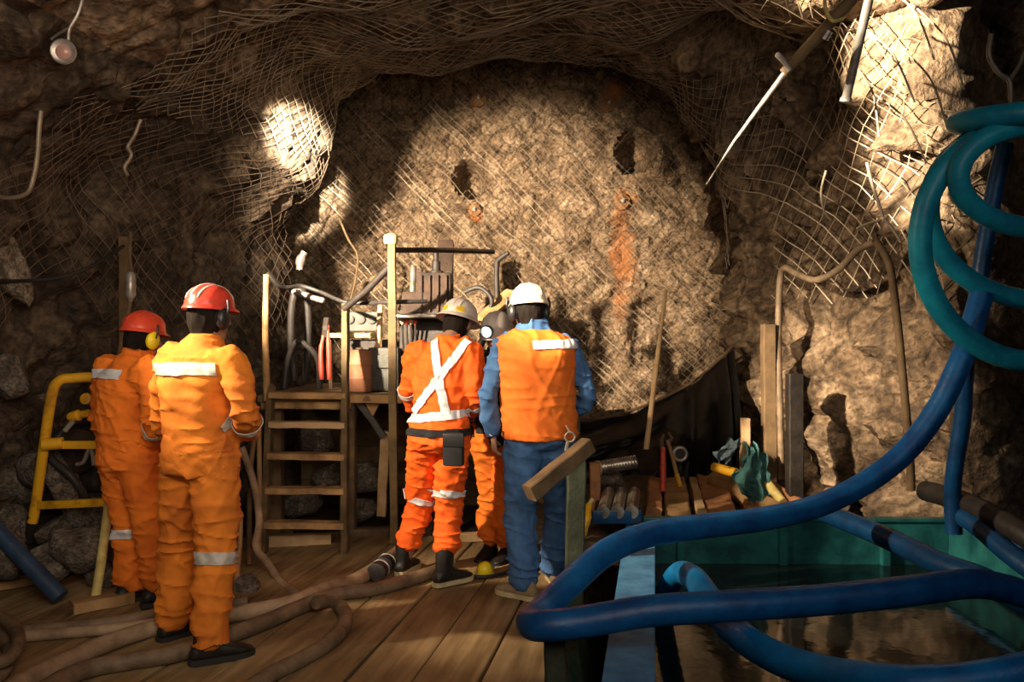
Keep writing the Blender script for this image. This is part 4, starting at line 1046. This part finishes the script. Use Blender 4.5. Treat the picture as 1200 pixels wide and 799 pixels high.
# timbers and tubes behind the tank, running towards the face
def axis_at(px, py, Y0, Y1, z, dz=0.0):
    a = at(px, py, Y0); a.z = z; b = a + V(((Y1 - Y0) * .17, Y1 - Y0, dz)); return a, b
a, b = axis_at(692, 624, 5.15, 6.7, .16); solo('log', log_bm(a, b, .083, 3), M_WOODD, 'left of the two dark round logs with ends facing the camera', 'log')
a, b = axis_at(726, 624, 5.2, 6.8, .16); solo('log', log_bm(a, b, .083, 5), M_WOODD, 'right of the two dark round logs with ends facing the camera', 'log')
t = thing('core_tray', 'blue-fronted tray holding shiny steel tubes on top of the two logs', 'tray', (.66, 5.5, .25))
bm = NB(); fr = 5.22
c0, c1 = at(694, 596, fr), at(752, 598, fr)
add_beam(bm, V((c0.x, fr, .375)), V((c1.x, fr, .375)), .03, .085, bev=.012); obj('end_plate', bm, M_BLUED, t)
bm = NB(); add_beam(bm, V((.64, fr, .345)), V((.74, 5.95, .345)), .30, .02); obj('base', bm, M_IRON, t, False)
for i in range(3):
    x = .555 + i * .088
    tb = solo('steel_tube', lathe(V((x, fr - .015, .405)), V((.165, 1, 0)), [(0, .028), (.001, .041), (.04, .043), (.06, .040), (.70, .040), (.71, .030)], 20), M_STEEL, ('left', 'middle', 'right')[i] + ' one of three shiny steel tubes in the blue-fronted tray', 'tube', 'steel tubes in the tray')
def board(px, Y0, Y1, w, h, z, m, label, seed, tilt=0, slope=0.0, ax=.17):
    a = at(px, 600, Y0); a.z = z; b = a + V(((Y1 - Y0) * ax, Y1 - Y0, slope)); return solo('timber_board', rough_beam(a, b, w, h, (tilt, 0, 1), seed=seed, amp=.010), m, label, 'board', smooth=False)
board(765, 5.62, 6.85, .10, .12, .30, M_WOODR, 'red-brown board lying right beside the steel tubes', 111, .2)
board(795, 5.62, 7.0, .17, .10, .28, M_WOOD, 'wide brown board, second from the steel tubes', 112, -.1)
board(822, 5.62, 7.0, .06, .12, .28, M_WOODP, 'narrow pale-edged board between the two wide boards', 113)
board(846, 5.62, 7.25, .19, .09, .29, M_WOODR, 'widest orange-brown board in the middle of the timber pile', 114, -.12, .05)
board(883, 5.64, 7.2, .07, .10, .28, M_WOODR, 'narrow reddish board right of the widest one', 115, .2, .03, .17)
a = at(916, 598, 5.7); a.z = .29; solo('log', log_bm(a, at(838, 562, 6.55) , .075, 9), M_WOOD, 'knotty round pole lying slantwise on the right of the timber pile', 'log')
a = at(952, 603, 5.62); a.z = .28; solo('log', log_bm(a, at(884, 566, 6.3), .085, 12), M_WOODR, 'red-brown split log leaning at the right end of the timber pile', 'log')
bm = NB()
for y_ in (5.75, 6.35, 6.9): add_beam(bm, (.90, y_, .10), (1.95, y_ + .02, .10), .16, .26, bev=.008)
solo('trestle', bm, M_WOODD, 'dark bearers carrying the timber pile behind the tank', 'trestle', smooth=False)
# tools standing in the pile
t = thing('shovel', 'long-handled shovel leaning against the face above the timber pile', 'shovel', at(755, 560, 6.5))
obj('handle', tube([at(780, 341, 7.55), at(768, 440, 7.0), at(757, 528, 6.55)], [.016, .021, .022], 10, 4), M_WOODP, t)
bm = NB(); rows = []
for i in range(7):
    f = i / 6; w_ = .13 * (1 - max(0, f - .55) ** 2 * 3.2); c = at(757, lerp(526, 556, f), lerp(6.55, 6.36, f)); 
    rows.append([bm.verts.new(c + V((w_ * u, .05 * u * u - .02, 0))) for u in (-1, -.6, -.2, .2, .6, 1)])
for q, r in zip(rows, rows[1:]):
    for i in range(5): bm.faces.new((q[i], q[i + 1], r[i + 1], r[i]))
bmesh.ops.solidify(bm, geom=bm.faces[:], thickness=.006); obj('blade', bm, M_RUSTI, t)
t = thing('pipe_tongs', 'long tongs with one red and one yellow-tipped brown handle standing in the timbers', 'tool', at(783, 575, 6.4))
obj('handle', tube([at(777, 576, 6.3), at(777, 545, 6.36), at(777, 524, 6.4)], [.024, .023, .018], 10), M_REDP, t)
hd = obj('handle', tube([at(794, 560, 6.3), at(788, 535, 6.36), at(782, 516, 6.4)], [.016, .016, .013], 10), M_WOOD, t)
obj('grip', tube([at(797, 571, 6.27), at(793, 556, 6.31)], [.018, .02], 10), M_YEL, hd)
bm = NB(); add_tube(bm, [at(776, 526, 6.4), at(775, 516, 6.42), at(778, 508, 6.42)], [.018, .016, .008], 8); add_tube(bm, [at(782, 520, 6.4), at(787, 513, 6.42), at(783, 506, 6.42)], [.018, .016, .008], 8)
obj('jaws', bm, M_WOODD, t)
p = at(797, 532, 6.9); bm = NB(); add_tube(bm, [p + V((math.cos(a) * .052, 0, math.sin(a) * .052)) for a in [i * PI / 12 for i in range(24)]], .016, 10, closed=True)
t = thing('steel_pipe', 'steel pipe end with a bright ring rim poking out of the black sheet', 'pipe', p)
obj('rim', bm, M_STEELP, t); obj('barrel', lathe(p + V((0, .01, 0)), (.05, 1, -.05), [(0, .040), (0.001, .052), (.5, .052), (.501, .04)], 20), M_IRON, t)
t = thing('coupling', 'knurled steel coupling lying crosswise behind the three steel tubes', 'coupling', at(722, 548, 6.2))
a, b = at(702, 548, 6.15), at(746, 541, 6.2); pr = []
for i in range(13): pr += [(i * .022, .045), (i * .022 + .012, .052), (i * .022 + .016, .045)]
obj('sleeve', lathe(a, b - a, pr, 20), M_STEEL, t); obj('end_ring', lathe(a, a - b, [(-.01, .05), (.02, .054), (.03, .04)], 20), M_WOODP, t)
solo('stake', rough_beam(at(697, 596, 5.9), at(697, 542, 5.9), .07, .07, (0, 1, 0), seed=121), M_WOODR, 'short brown stake upright beside the left steel tube', 'stake', smooth=False)
solo('stake', rough_beam(at(872, 590, 6.1), at(874, 490, 6.1), .062, .05, (0, 1, 0), seed=122), M_WOODP, 'pale upright stake with the teal rag wrapped at its foot', 'stake', smooth=False)
solo('rock', rock_bm(at(715, 560, 6.35), .16, 131, 3, (1.2, .8, .6)), M_RUBBLE, 'grey stone beneath the knurled coupling behind the tubes', 'rock')
def rag(name, pts, w, m, label, seed):
    P = smooth_path(pts, 6); bm = NB(); rows = []
    for i, p in enumerate(P):
        ww = w[min(len(w) - 1, int(i / len(P) * len(w)))]; row = []
        for j in range(15):
            u = j / 14 * 2 - 1; q = p + V((u * ww, -.03 * math.cos(u * 9 + i * .25 + seed) - .05 * (1 - u * u), .02 * math.sin(u * 5 + i * .5)))
            q += V((noise.noise(q * 9), noise.noise(q * 9 + V((4, 0, 0))), noise.noise(q * 9 + V((0, 4, 0))))) * .02; row.append(bm.verts.new(q))
        rows.append(row)
    for a, b in zip(rows, rows[1:]):
        for j in range(14): bm.faces.new((a[j], a[j + 1], b[j + 1], b[j]))
    bmesh.ops.solidify(bm, geom=bm.faces[:], thickness=.008)
    return solo(name, bm, m, label, 'rag')
rag('rag', [at(880, 520, 5.98), at(883, 540, 5.95), at(880, 560, 5.92), at(888, 575, 5.9), at(890, 590, 5.9)], [.05, .09, .13, .11, .07], M_RAG, 'teal rag draped down the foot of the pale stake', 1)
rag('rag', [at(862, 515, 6.0), at(856, 524, 5.98), at(848, 532, 5.98), at(846, 540, 6.0)], [.04, .06, .07, .04], M_RAGG, 'grey-blue rag bunched to the left of the pale stake', 4)
solo('pipe', lathe(at(836, 547, 6.15), at(862, 554, 6.0) - at(836, 547, 6.15), [(0, .022), (.001, .034), (.20, .034), (.201, .02)], 16), M_YEL, 'short yellow pipe end left of the teal rag', 'pipe')
solo('pipe', lathe(at(896, 562, 5.95), at(912, 582, 5.8) - at(896, 562, 5.95), [(0, .022), (.001, .032), (.24, .032), (.241, .02)], 16), M_YELP, 'short mustard pipe end right of the teal rag', 'pipe')
# black sheet hung along the foot of the face
top = smooth_path([at(655, 488, 8.2), at(690, 492, 8.1), at(730, 485, 8.0), at(775, 468, 7.75), at(815, 446, 7.5), at(845, 420, 7.2), at(859, 406, 7.05)], 10)
bot = smooth_path([at(655, 560, 7.7), at(690, 565, 7.55), at(730, 560, 7.4), at(775, 560, 7.2), at(815, 575, 6.95), at(850, 585, 6.7), at(868, 580, 6.6)], 10)
bm = NB(); rows = []; n = len(top)
for i in range(n):
    s = i / (n - 1); row = []
    for j in range(33):
        f = j / 32; p = top[i].lerp(bot[i], f)
        pl = .11 * math.sin(s * 46 + f * 1.2 + 2 * noise.noise(V((s * 5, f, 0)))) * (.25 + .75 * sstep(.35, .8, s)) * (.3 + .7 * f) + .05 * math.sin(f * 15 + s * 9) * (1 - sstep(.4, .75, s))
        p += V((0, -pl - .12 * math.sin(f * PI), .05 * noise.noise(p * 3))); row.append(bm.verts.new(p))
    rows.append(row)
for a, b in zip(rows, rows[1:]):
    for j in range(32): bm.faces.new((a[j], b[j], b[j + 1], a[j + 1]))
bmesh.ops.solidify(bm, geom=bm.faces[:], thickness=.006)
solo('plastic_sheet', bm, M_TARP, 'black plastic sheet hung in folds along the foot of the face at the right', 'plastic sheet')
solo('rope', tube([p + V((0, -.02, .01)) for p in top[::4]], .012, 8, 4), M_WOODD, 'dark rope along the top edge of the black plastic sheet', 'rope')
# ------------------------------------------------------------------ the five workers
M_SKIN = mat('skin', (.36, .20, .13), (.27, .14, .09), scale=8, rough=.55, bump=.15, bscale=80, bdist=.002)
M_ORANGE = mat('orange_cotton', (.86, .215, .018), (.62, .125, .012), scale=5, rough=.85, bump=.35, bscale=55, bdist=.004, lo=.3, hi=.6)
M_AMBER = mat('amber_cotton', (.74, .215, .018), (.48, .115, .012), scale=4, rough=.85, bump=.35, bscale=55, bdist=.004, lo=.3, hi=.6)
M_HIVIS = mat('fluorescent_orange_cotton', (.95, .14, .008), (.78, .095, .006), scale=5, rough=.8, bump=.3, bscale=60, bdist=.003, lo=.3, hi=.6)
M_VEST = mat('orange_vest_cloth', (.88, .20, .02), (.72, .14, .012), scale=4, rough=.8, bump=.25, bscale=40, bdist=.004)
M_DENIM = mat('blue_denim', (.085, .205, .45), (.04, .10, .25), scale=7, rough=.85, bump=.4, bscale=90, bdist=.003, lo=.3, hi=.65)
M_SHIRT = mat('blue_denim_shirt', (.065, .17, .37), (.03, .085, .21), scale=6, rough=.85, bump=.35, bscale=80, bdist=.003)
M_DARKCLOTH = mat('black_cloth', (.022, .022, .024), (.010, .010, .012), rough=.9)
M_BOOT = mat('black_leather', (.022, .019, .017), (.010, .009, .008), scale=15, rough=.5, bump=.3)
M_SOLE = mat('dark_rubber', (.030, .028, .026), rough=.8)
M_PSOLE = mat('pale_rubber', (.62, .52, .30), (.42, .34, .19), scale=12, rough=.75)
M_TAN = mat('tan_suede', (.40, .29, .18), (.24, .17, .10), scale=10, rough=.9)
M_HAIR = mat('dark_hair', (.016, .012, .009), (.008, .006, .005), scale=20, rough=.95, stretch=(1, 1, .2), spec=.1)
M_REFL = mat('reflective_tape', (.78, .80, .83), (.60, .62, .66), scale=18, rough=.35, bump=.2, spec=.8)
M_REFLD = mat('grimy_reflective_tape', (.60, .57, .52), (.36, .34, .31), scale=12, rough=.45, bump=.3)
M_REDHAT = mat('red_helmet_plastic', (.74, .085, .035), (.55, .055, .03), scale=7, rough=.30, bump=.05)
M_REDHAT2 = mat('scuffed_red_helmet_plastic', (.72, .065, .035), (.40, .03, .025), scale=12, rough=.32, bump=.1)
M_WHITEHAT = mat('cream_helmet_plastic', (.86, .80, .66), (.74, .66, .52), scale=6, rough=.35, bump=.04)
M_GREYHAT = mat('dusty_white_helmet_plastic', (.60, .54, .50), (.46, .40, .37), scale=8, rough=.5, bump=.08)
M_YPATCH = mat('yellow_reflective_patch', (.90, .72, .04), (.75, .55, .03), rough=.4, bump=.05)
M_BCUP = mat('black_plastic', (.02, .02, .022), (.012, .012, .013), rough=.4, bump=.08)
M_LENS = mat('lamp_lens', (.62, .80, .90), (.45, .66, .80), rough=.12, bump=0)
_b = M_LENS.node_tree.nodes['Principled BSDF']; _b.inputs['Emission Color'].default_value = (.62, .85, 1.0, 1); _b.inputs['Emission Strength'].default_value = .7
M_GLOVE = mat('black_gloves', (.025, .024, .023), (.012, .011, .011), rough=.75, bump=.3)
R_ = math.radians

# -- front left: amber overalls, scuffed red helmet
S = dict(h=R_(-22), k=1.0, seed=3, girth=.95, arm=.9, hem=-.16, amp=.008, leg=1.0, cuff=.02, btop=.2,
         pelvis=at(235, 531, 3.98), chest=at(231, 452, 3.96), neck=at(240, 402, 3.98), head=at(246, 371, 4.02), hyaw=R_(-8), hpitch=R_(-4),
         sh_l=at(199, 424, 4.07), sh_r=at(272, 426, 3.86), el_l=at(192, 494, 4.22), el_r=at(288, 486, 3.84), wr_l=at(212, 515, 4.38), wr_r=at(288, 507, 4.06),
         kn_l=at(209, 635, 4.15), kn_r=at(254, 640, 3.94), an_l=at(205, 727, 4.17), an_r=at(246, 753, 3.86), fy_r=R_(-38), fy_l=R_(-12), hd_r=(0, .6, .2))
S['shv'] = (S['sh_r'] - S['sh_l']).normalized()
A = person('worker in amber overalls and scuffed red helmet, standing nearest on the boards', S,
           dict(skin=M_SKIN, upper=M_AMBER, lower=M_AMBER, boot=M_BOOT, sole=M_SOLE, hair=M_HAIR, glove=M_GLOVE))
helmet(A['root'], A['hc'], A['M'], M_REDHAT2, 'cap', m_ribs=M_REFLD)
earmuffs(A['root'], A['hc'], A['M'], M_BCUP, M_BCUP)
def backband(P, me, z0, z1, m, x0=None, x1=None, tilt=0.0, par='jacket', depth=.0, name='reflective_band'):
    """horizontal strip across the back between heights z0 and z1, x0..x1 along the shoulders"""
    c = V((P['root'].location.x, P['root'].location.y, 0)); rv, fw = P['rv'], P['fw']; up = (V((0, 0, 1)) + rv * tilt).normalized()
    pl = [(c + V((0, 0, z1)), up), (c + V((0, 0, z0)), -up), (c + fw * depth, fw)]
    if x0 is not None: pl += [(c + rv * x0, -rv)]
    if x1 is not None: pl += [(c + rv * x1, rv)]
    return band(me, name, m, P[par], pl)
def ringband(P, me, c, ax, w, m, par='trousers', side=None, name='reflective_band'):
    """strip right round one limb at point c, along the limb ax"""
    ax = V(ax).normalized(); pl = [(c + ax * w / 2, ax), (c - ax * w / 2, -ax)]
    for co, no in side or (): pl.append((co, no))
    return band(me, name, m, P[par], pl)
def limbband(P, S, me, a, b, t, w, m, par, r=.13):
    A_, B_ = S[a], S[b]; ax = (B_ - A_).normalized(); c = A_.lerp(B_, t)
    x = ax.orthogonal().normalized(); y = ax.cross(x); ex = []
    if par == 'trousers':
        o_ = lambda k: S[k[:-1] + ('r' if k[-1] == 'l' else 'l')]
        oc = o_(a).lerp(o_(b), t); ex = [((c + oc) / 2, (oc - c).normalized())]
    return ringband(P, me, c, ax, w, m, par, [(c + x * r, x), (c - x * r, -x), (c + y * r, y), (c - y * r, -y)] + ex)
backband(A, A['up'], 1.295, 1.350, M_REFLD, -.215, .20, tilt=-.02)
limbband(A, S, A['lo'], 'kn_r', 'an_r', .12, .055, M_REFLD, 'trousers', .115)
limbband(A, S, A['up'], 'el_r', 'wr_r', .35, .035, M_REFLD, 'jacket', .10)

# -- behind him: orange overalls, red helmet, yellow ear defenders
S = dict(h=R_(-28), k=.94, seed=8, girth=.96, hem=-.10, amp=.008, leg=.97, cuff=.05, btop=.2,
         pelvis=at(150, 533, 4.70), chest=at(148, 465, 4.68), neck=at(160, 420, 4.70), head=at(168, 397, 4.75), hyaw=R_(-4), hpitch=R_(-8),
         sh_l=at(129, 434, 4.80), sh_r=at(180, 437, 4.56), el_l=at(122, 498, 4.88), el_r=at(181, 493, 4.50), wr_l=at(150, 522, 5.05), wr_r=at(180, 522, 4.74),
         kn_l=at(151, 620, 4.78), kn_r=at(176, 620, 4.66), an_l=at(152, 688, 4.76), an_r=at(185, 690, 4.66), fy_r=R_(-20), fy_l=R_(-5), hd_r=(.3, .2, -.3))
S['shv'] = (S['sh_r'] - S['sh_l']).normalized()
B = person('worker in orange overalls with red helmet and yellow ear defenders', S,
           dict(skin=M_SKIN, upper=M_ORANGE, lower=M_ORANGE, boot=M_BOOT, sole=M_SOLE, hair=M_HAIR, glove=M_GLOVE))
helmet(B['root'], B['hc'], B['M'], M_REDHAT, 'cap')
earmuffs(B['root'], B['hc'], B['M'], M_YCUP, M_BCUP)
backband(B, B['up'], 1.245, 1.295, M_REFL, -.20, .10)
limbband(B, S, B['up'], 'el_r', 'wr_r', .15, .030, M_REFLD, 'jacket', .10)
limbband(B, S, B['lo'], 'kn_l', 'an_l', .05, .050, M_REFL, 'trousers', .11)

# -- centre: bright orange suit with white braces, dusty white full-brim helmet
S = dict(h=R_(-8), k=.98, seed=15, girth=.92, arm=.92, hem=-.02, amp=.009, leg=.92, cuff=.30, btop=.24,
         pelvis=at(515, 510, 5.06), chest=at(517, 448, 5.12), neck=at(524, 402, 5.18), head=at(537, 380, 5.30), hyaw=R_(-14), hpitch=R_(-16), hroll=R_(6),
         sh_l=at(490, 412, 5.20), sh_r=at(550, 412, 5.10), el_l=at(479, 455, 5.28), el_r=at(557, 466, 5.06), wr_l=at(490, 480, 5.50), wr_r=at(556, 482, 5.32),
         kn_l=at(492, 592, 5.30), kn_r=at(525, 590, 5.12), an_l=at(474, 655, 5.34), an_r=at(523, 668, 5.07), fy_r=R_(-40), fy_l=R_(-10))
S['shv'] = (S['sh_r'] - S['sh_l']).normalized()
C_ = person('worker in bright orange suit with white crossed braces and dusty brimmed helmet', S,
            dict(skin=M_SKIN, upper=M_HIVIS, lower=M_HIVIS, boot=M_BOOT, sole=M_PSOLE, hair=M_HAIR))
helmet(C_['root'], C_['hc'], C_['M'], M_GREYHAT, 'full', m_patch=M_YPATCH)
backband(C_, C_['up'], .985, 1.035, M_REFL, -.185, .22, tilt=-.10)
def strap(P, me, a, b, w, m, par='jacket'):
    """strip across the back from a to b (both (right, height) offsets)"""
    c = V((P['root'].location.x, P['root'].location.y, 0)); rv, fw = P['rv'], P['fw']; Z = V((0, 0, 1))
    p = c + rv * a[0] + Z * a[1]; q = c + rv * b[0] + Z * b[1]; d = (q - p).normalized(); n = d.cross(fw).normalized()
    return band(me, 'reflective_brace', m, P[par], [(p + n * w / 2, n), (p - n * w / 2, -n), (c + fw * .06, fw), (p, -d), (q, d)], off=.007)
strap(C_, C_['up'], (-.055, 1.52), (.06, 1.02), .046, M_REFL)
strap(C_, C_['up'], (.17, 1.45), (-.135, 1.03), .046, M_REFL)
limbband(C_, S, C_['up'], 'el_r', 'wr_r', .1, .035, M_REFL, 'jacket', .10)
limbband(C_, S, C_['up'], 'el_l', 'wr_l', .05, .035, M_REFL, 'jacket', .10)
limbband(C_, S, C_['lo'], 'kn_l', 'an_l', -.16, .042, M_REFL, 'trousers', .105)
limbband(C_, S, C_['lo'], 'kn_r', 'an_r', -.16, .042, M_REFL, 'trousers', .105)
backband(C_, C_['lo'], .895, .938, M_DARKCLOTH, par='trousers', depth=1, name='belt')
p = C_['root'].location + C_['rv'] * .12 - C_['fw'] * .165
bm = NB(); add_box(bm, (p.x, p.y, .83), (.12, .06, .19), Matrix.Rotation(R_(-12), 3, 'Z'), .018)
pouch = obj('belt_pouch', bm, M_DARKCLOTH, C_['root'])
bm = NB(); add_box(bm, (p.x, p.y - .032, .885), (.124, .012, .075), Matrix.Rotation(R_(-12), 3, 'Z'), .006); obj('flap', bm, M_BCUP, pouch)

# -- right: orange vest over denim, cream helmet
S = dict(h=R_(14), k=1.02, seed=23, girth=.94, hem=-.06, vhem=-.10, amp=.008, arm=.84, leg=1.0, cuff=.0, btop=.14, shoe='shoe',
         pelvis=at(632, 502, 4.82), chest=at(629, 437, 4.80), neck=at(625, 385, 4.80), head=at(619, 364, 4.82), hyaw=R_(6), hpitch=R_(-6),
         el_l=at(573, 465, 4.80), el_r=at(689, 466, 4.84), wr_l=at(578, 508, 4.86), wr_r=at(664, 480, 5.04),
         sh_l=at(591, 405, 4.78), sh_r=at(667, 407, 4.86),
         kn_l=at(610, 600, 4.84), kn_r=at(654, 596, 5.02), an_l=at(614, 683, 4.80), an_r=at(651, 668, 5.12), fy_l=R_(38), fy_r=R_(-10),
         pn_l=(1, .2, 0), th_l=-1, hd_l=(0, 0, -.4))
S['shv'] = (S['sh_r'] - S['sh_l']).normalized()
D = person('worker in orange vest, blue denim shirt and jeans with a cream helmet', S,
           dict(skin=M_SKIN, upper=M_SHIRT, lower=M_DENIM, vest=M_VEST, boot=M_TAN, sole=M_PSOLE, hair=M_HAIR))
D['vestobj'] = [o for o in D['root'].children if o.name.startswith('vest')][0]
helmet(D['root'], D['hc'], D['M'], M_WHITEHAT, 'cap')
earmuffs(D['root'], D['hc'], D['M'], M_BCUP, M_BCUP)
backband(D, D['vest'], 1.405, 1.450, M_REFL, -.085, .20, par='vestobj', tilt=-.03)
backband(D, D['lo'], .905, .945, M_BOOT, par='trousers', depth=1, name='belt')
p = D['hands']['l'][0] - D['hands']['l'][1] * .03
dd = D['hands']['l'][1]; u = dd.orthogonal().normalized(); w = dd.cross(u)
bm = NB(); add_tube(bm, [p + (u * math.cos(a) + w * math.sin(a)) * .037 for a in [i * PI / 10 for i in range(20)]], .007, 8, closed=True)
wt = obj('wristwatch', bm, M_BCUP, D['root'])
f = (-D['fw'] - D['rv'] * .4).normalized(); f = (f - dd * f.dot(dd)).normalized()
obj('dial', lathe(p + f * .036, f, [(0, .019), (.009, .019), (.011, .015)]), M_REFL, wt)
p = at(668, 512, 4.60)
bm = NB(); add_tube(bm, [p + V((math.cos(a) * .026, 0, math.sin(a) * .026)) for a in [i * PI / 10 for i in range(20)]], .006, 8, closed=True)
add_tube(bm, [p + V((-.01, 0, -.025)), p + V((-.02, .005, -.075))], .011, 6, flat=.4); add_tube(bm, [p + V((.0, 0, .026)), p + V((-.02, .03, .06))], .006, 6)
obj('key_ring', bm, M_STEELP, D['root'])

# -- between the two: half hidden, dusty helmet with a lamp, facing the camera side
S = dict(h=R_(158), k=.97, seed=31, girth=1.0, hem=-.06, amp=.012, leg=1.0, cuff=.22, btop=.30,
         pelvis=at(586, 510, 5.62), chest=at(584, 452, 5.56), neck=at(584, 415, 5.52), head=at(583, 393, 5.46), hyaw=R_(0), hpitch=R_(-22),
         el_l=at(604, 465, 5.52), el_r=at(560, 468, 5.64), wr_l=at(594, 498, 5.36), wr_r=at(570, 497, 5.44),
         sh_l=at(606, 428, 5.48), sh_r=at(564, 428, 5.62),
         kn_l=at(594, 580, 5.62), kn_r=at(576, 580, 5.72), an_l=at(594, 643, 5.66), an_r=at(574, 640, 5.78))
S['shv'] = (S['sh_r'] - S['sh_l']).normalized()
E = person('half hidden worker with a cap lamp, between the crossed-brace and vest workers', S,
           dict(skin=M_SKIN, upper=M_DARKCLOTH, lower=M_ORANGE, boot=M_BOOT, sole=M_SOLE, hair=M_HAIR, glove=M_GLOVE))
helmet(E['root'], E['hc'], E['M'], M_GREYHAT, 'cap', m_lamp=M_BCUP, m_lens=M_LENS)
# ------------------------------------------------------------------ camera and light
cam = bpy.data.cameras.new('camera'); co = bpy.data.objects.new('camera', cam); COL.objects.link(co)
cam.sensor_width = 36; cam.lens = 30; cam.clip_start = .05; cam.clip_end = 60
co.location = (0, 0, CH); co.rotation_euler = (PI / 2, 0, 0); scene.camera = co
def spot(name, loc, target, power, col, angle, blend, radius):
    l = bpy.data.lights.new(name, 'SPOT'); l.energy = power; l.color = col; l.spot_size = math.radians(angle); l.spot_blend = blend; l.shadow_soft_size = radius
    o = bpy.data.objects.new(name, l); COL.objects.link(o); o.location = loc
    o.rotation_euler = (V(target) - V(loc)).to_track_quat('-Z', 'Y').to_euler(); return o
spot('flood_lamp', (-2.45, 3.4, 2.55), (-.15, 8.8, 2.0), 6200, (1.0, .80, .57), 40, .7, .05)
spot('work_lamp', (-2.85, 3.3, 2.55), (.2, 4.95, 1.1), 1050, (1.0, .79, .55), 58, .9, .05)
spot('back_fill', (-2.75, 1.5, 2.5), (-1.0, 4.6, 1.2), 90, (1.0, .79, .55), 58, .9, .06)  # weak spot added to lift the backs of the left workers
spot('wall_lamp', (-1.2, 3.4, 3.1), (2.72, 5.6, 3.45), 13500, (1.0, .82, .58), 15, .9, .04)
spot('wall_lamp', (-1.2, 3.4, 3.0), (2.62, 5.6, 2.65), 9500, (1.0, .82, .58), 13, .9, .04)
spot('side_fill', (-2.2, 2.6, 2.9), (2.25, 6.15, 1.05), 4200, (1.0, .80, .56), 20, .8, .05)  # spot added to brighten the low rock of the right wall
spot('rim_fill', (-.9, 3.5, 3.1), (-1.72, 6.9, 3.02), 20000, (1.0, .86, .66), 11, .9, .03)  # narrow spot added to make the hot patch on the left rim
a = bpy.data.lights.new('cool_fill', 'AREA'); a.energy = 14; a.size = 1.6; a.color = (.72, .86, 1.0)  # added cool fill for the blue hoses, not a lamp of the tunnel
ao = bpy.data.objects.new('cool_fill', a); COL.objects.link(ao); ao.location = (1.9, -.4, 3.2)
ao.rotation_euler = (V((1.7, 3.6, .4)) - ao.location).to_track_quat('-Z', 'Y').to_euler()
b = bpy.data.lights.new('warm_fill', 'AREA'); b.spread = math.radians(95); b.energy = 46; b.size = 2.2; b.color = (1.0, .82, .62)  # added warm fill that lifts ceiling and left wall, not a roof fitting
bo = bpy.data.objects.new('warm_fill', b); COL.objects.link(bo); bo.location = (.2, .2, 2.7)
bo.rotation_euler = (V((-1.7, 5.6, 2.7)) - bo.location).to_track_quat('-Z', 'Y').to_euler()
w = bpy.data.worlds.new('World'); scene.world = w; w.use_nodes = True
w.node_tree.nodes['Background'].inputs[0].default_value = (.9, .75, .6, 1); w.node_tree.nodes['Background'].inputs[1].default_value = .035
scene.view_settings.view_transform = 'Standard'; scene.view_settings.look = 'None'
scene.view_settings.exposure = 0; scene.view_settings.gamma = 1; scene.view_settings.use_curve_mapping = False
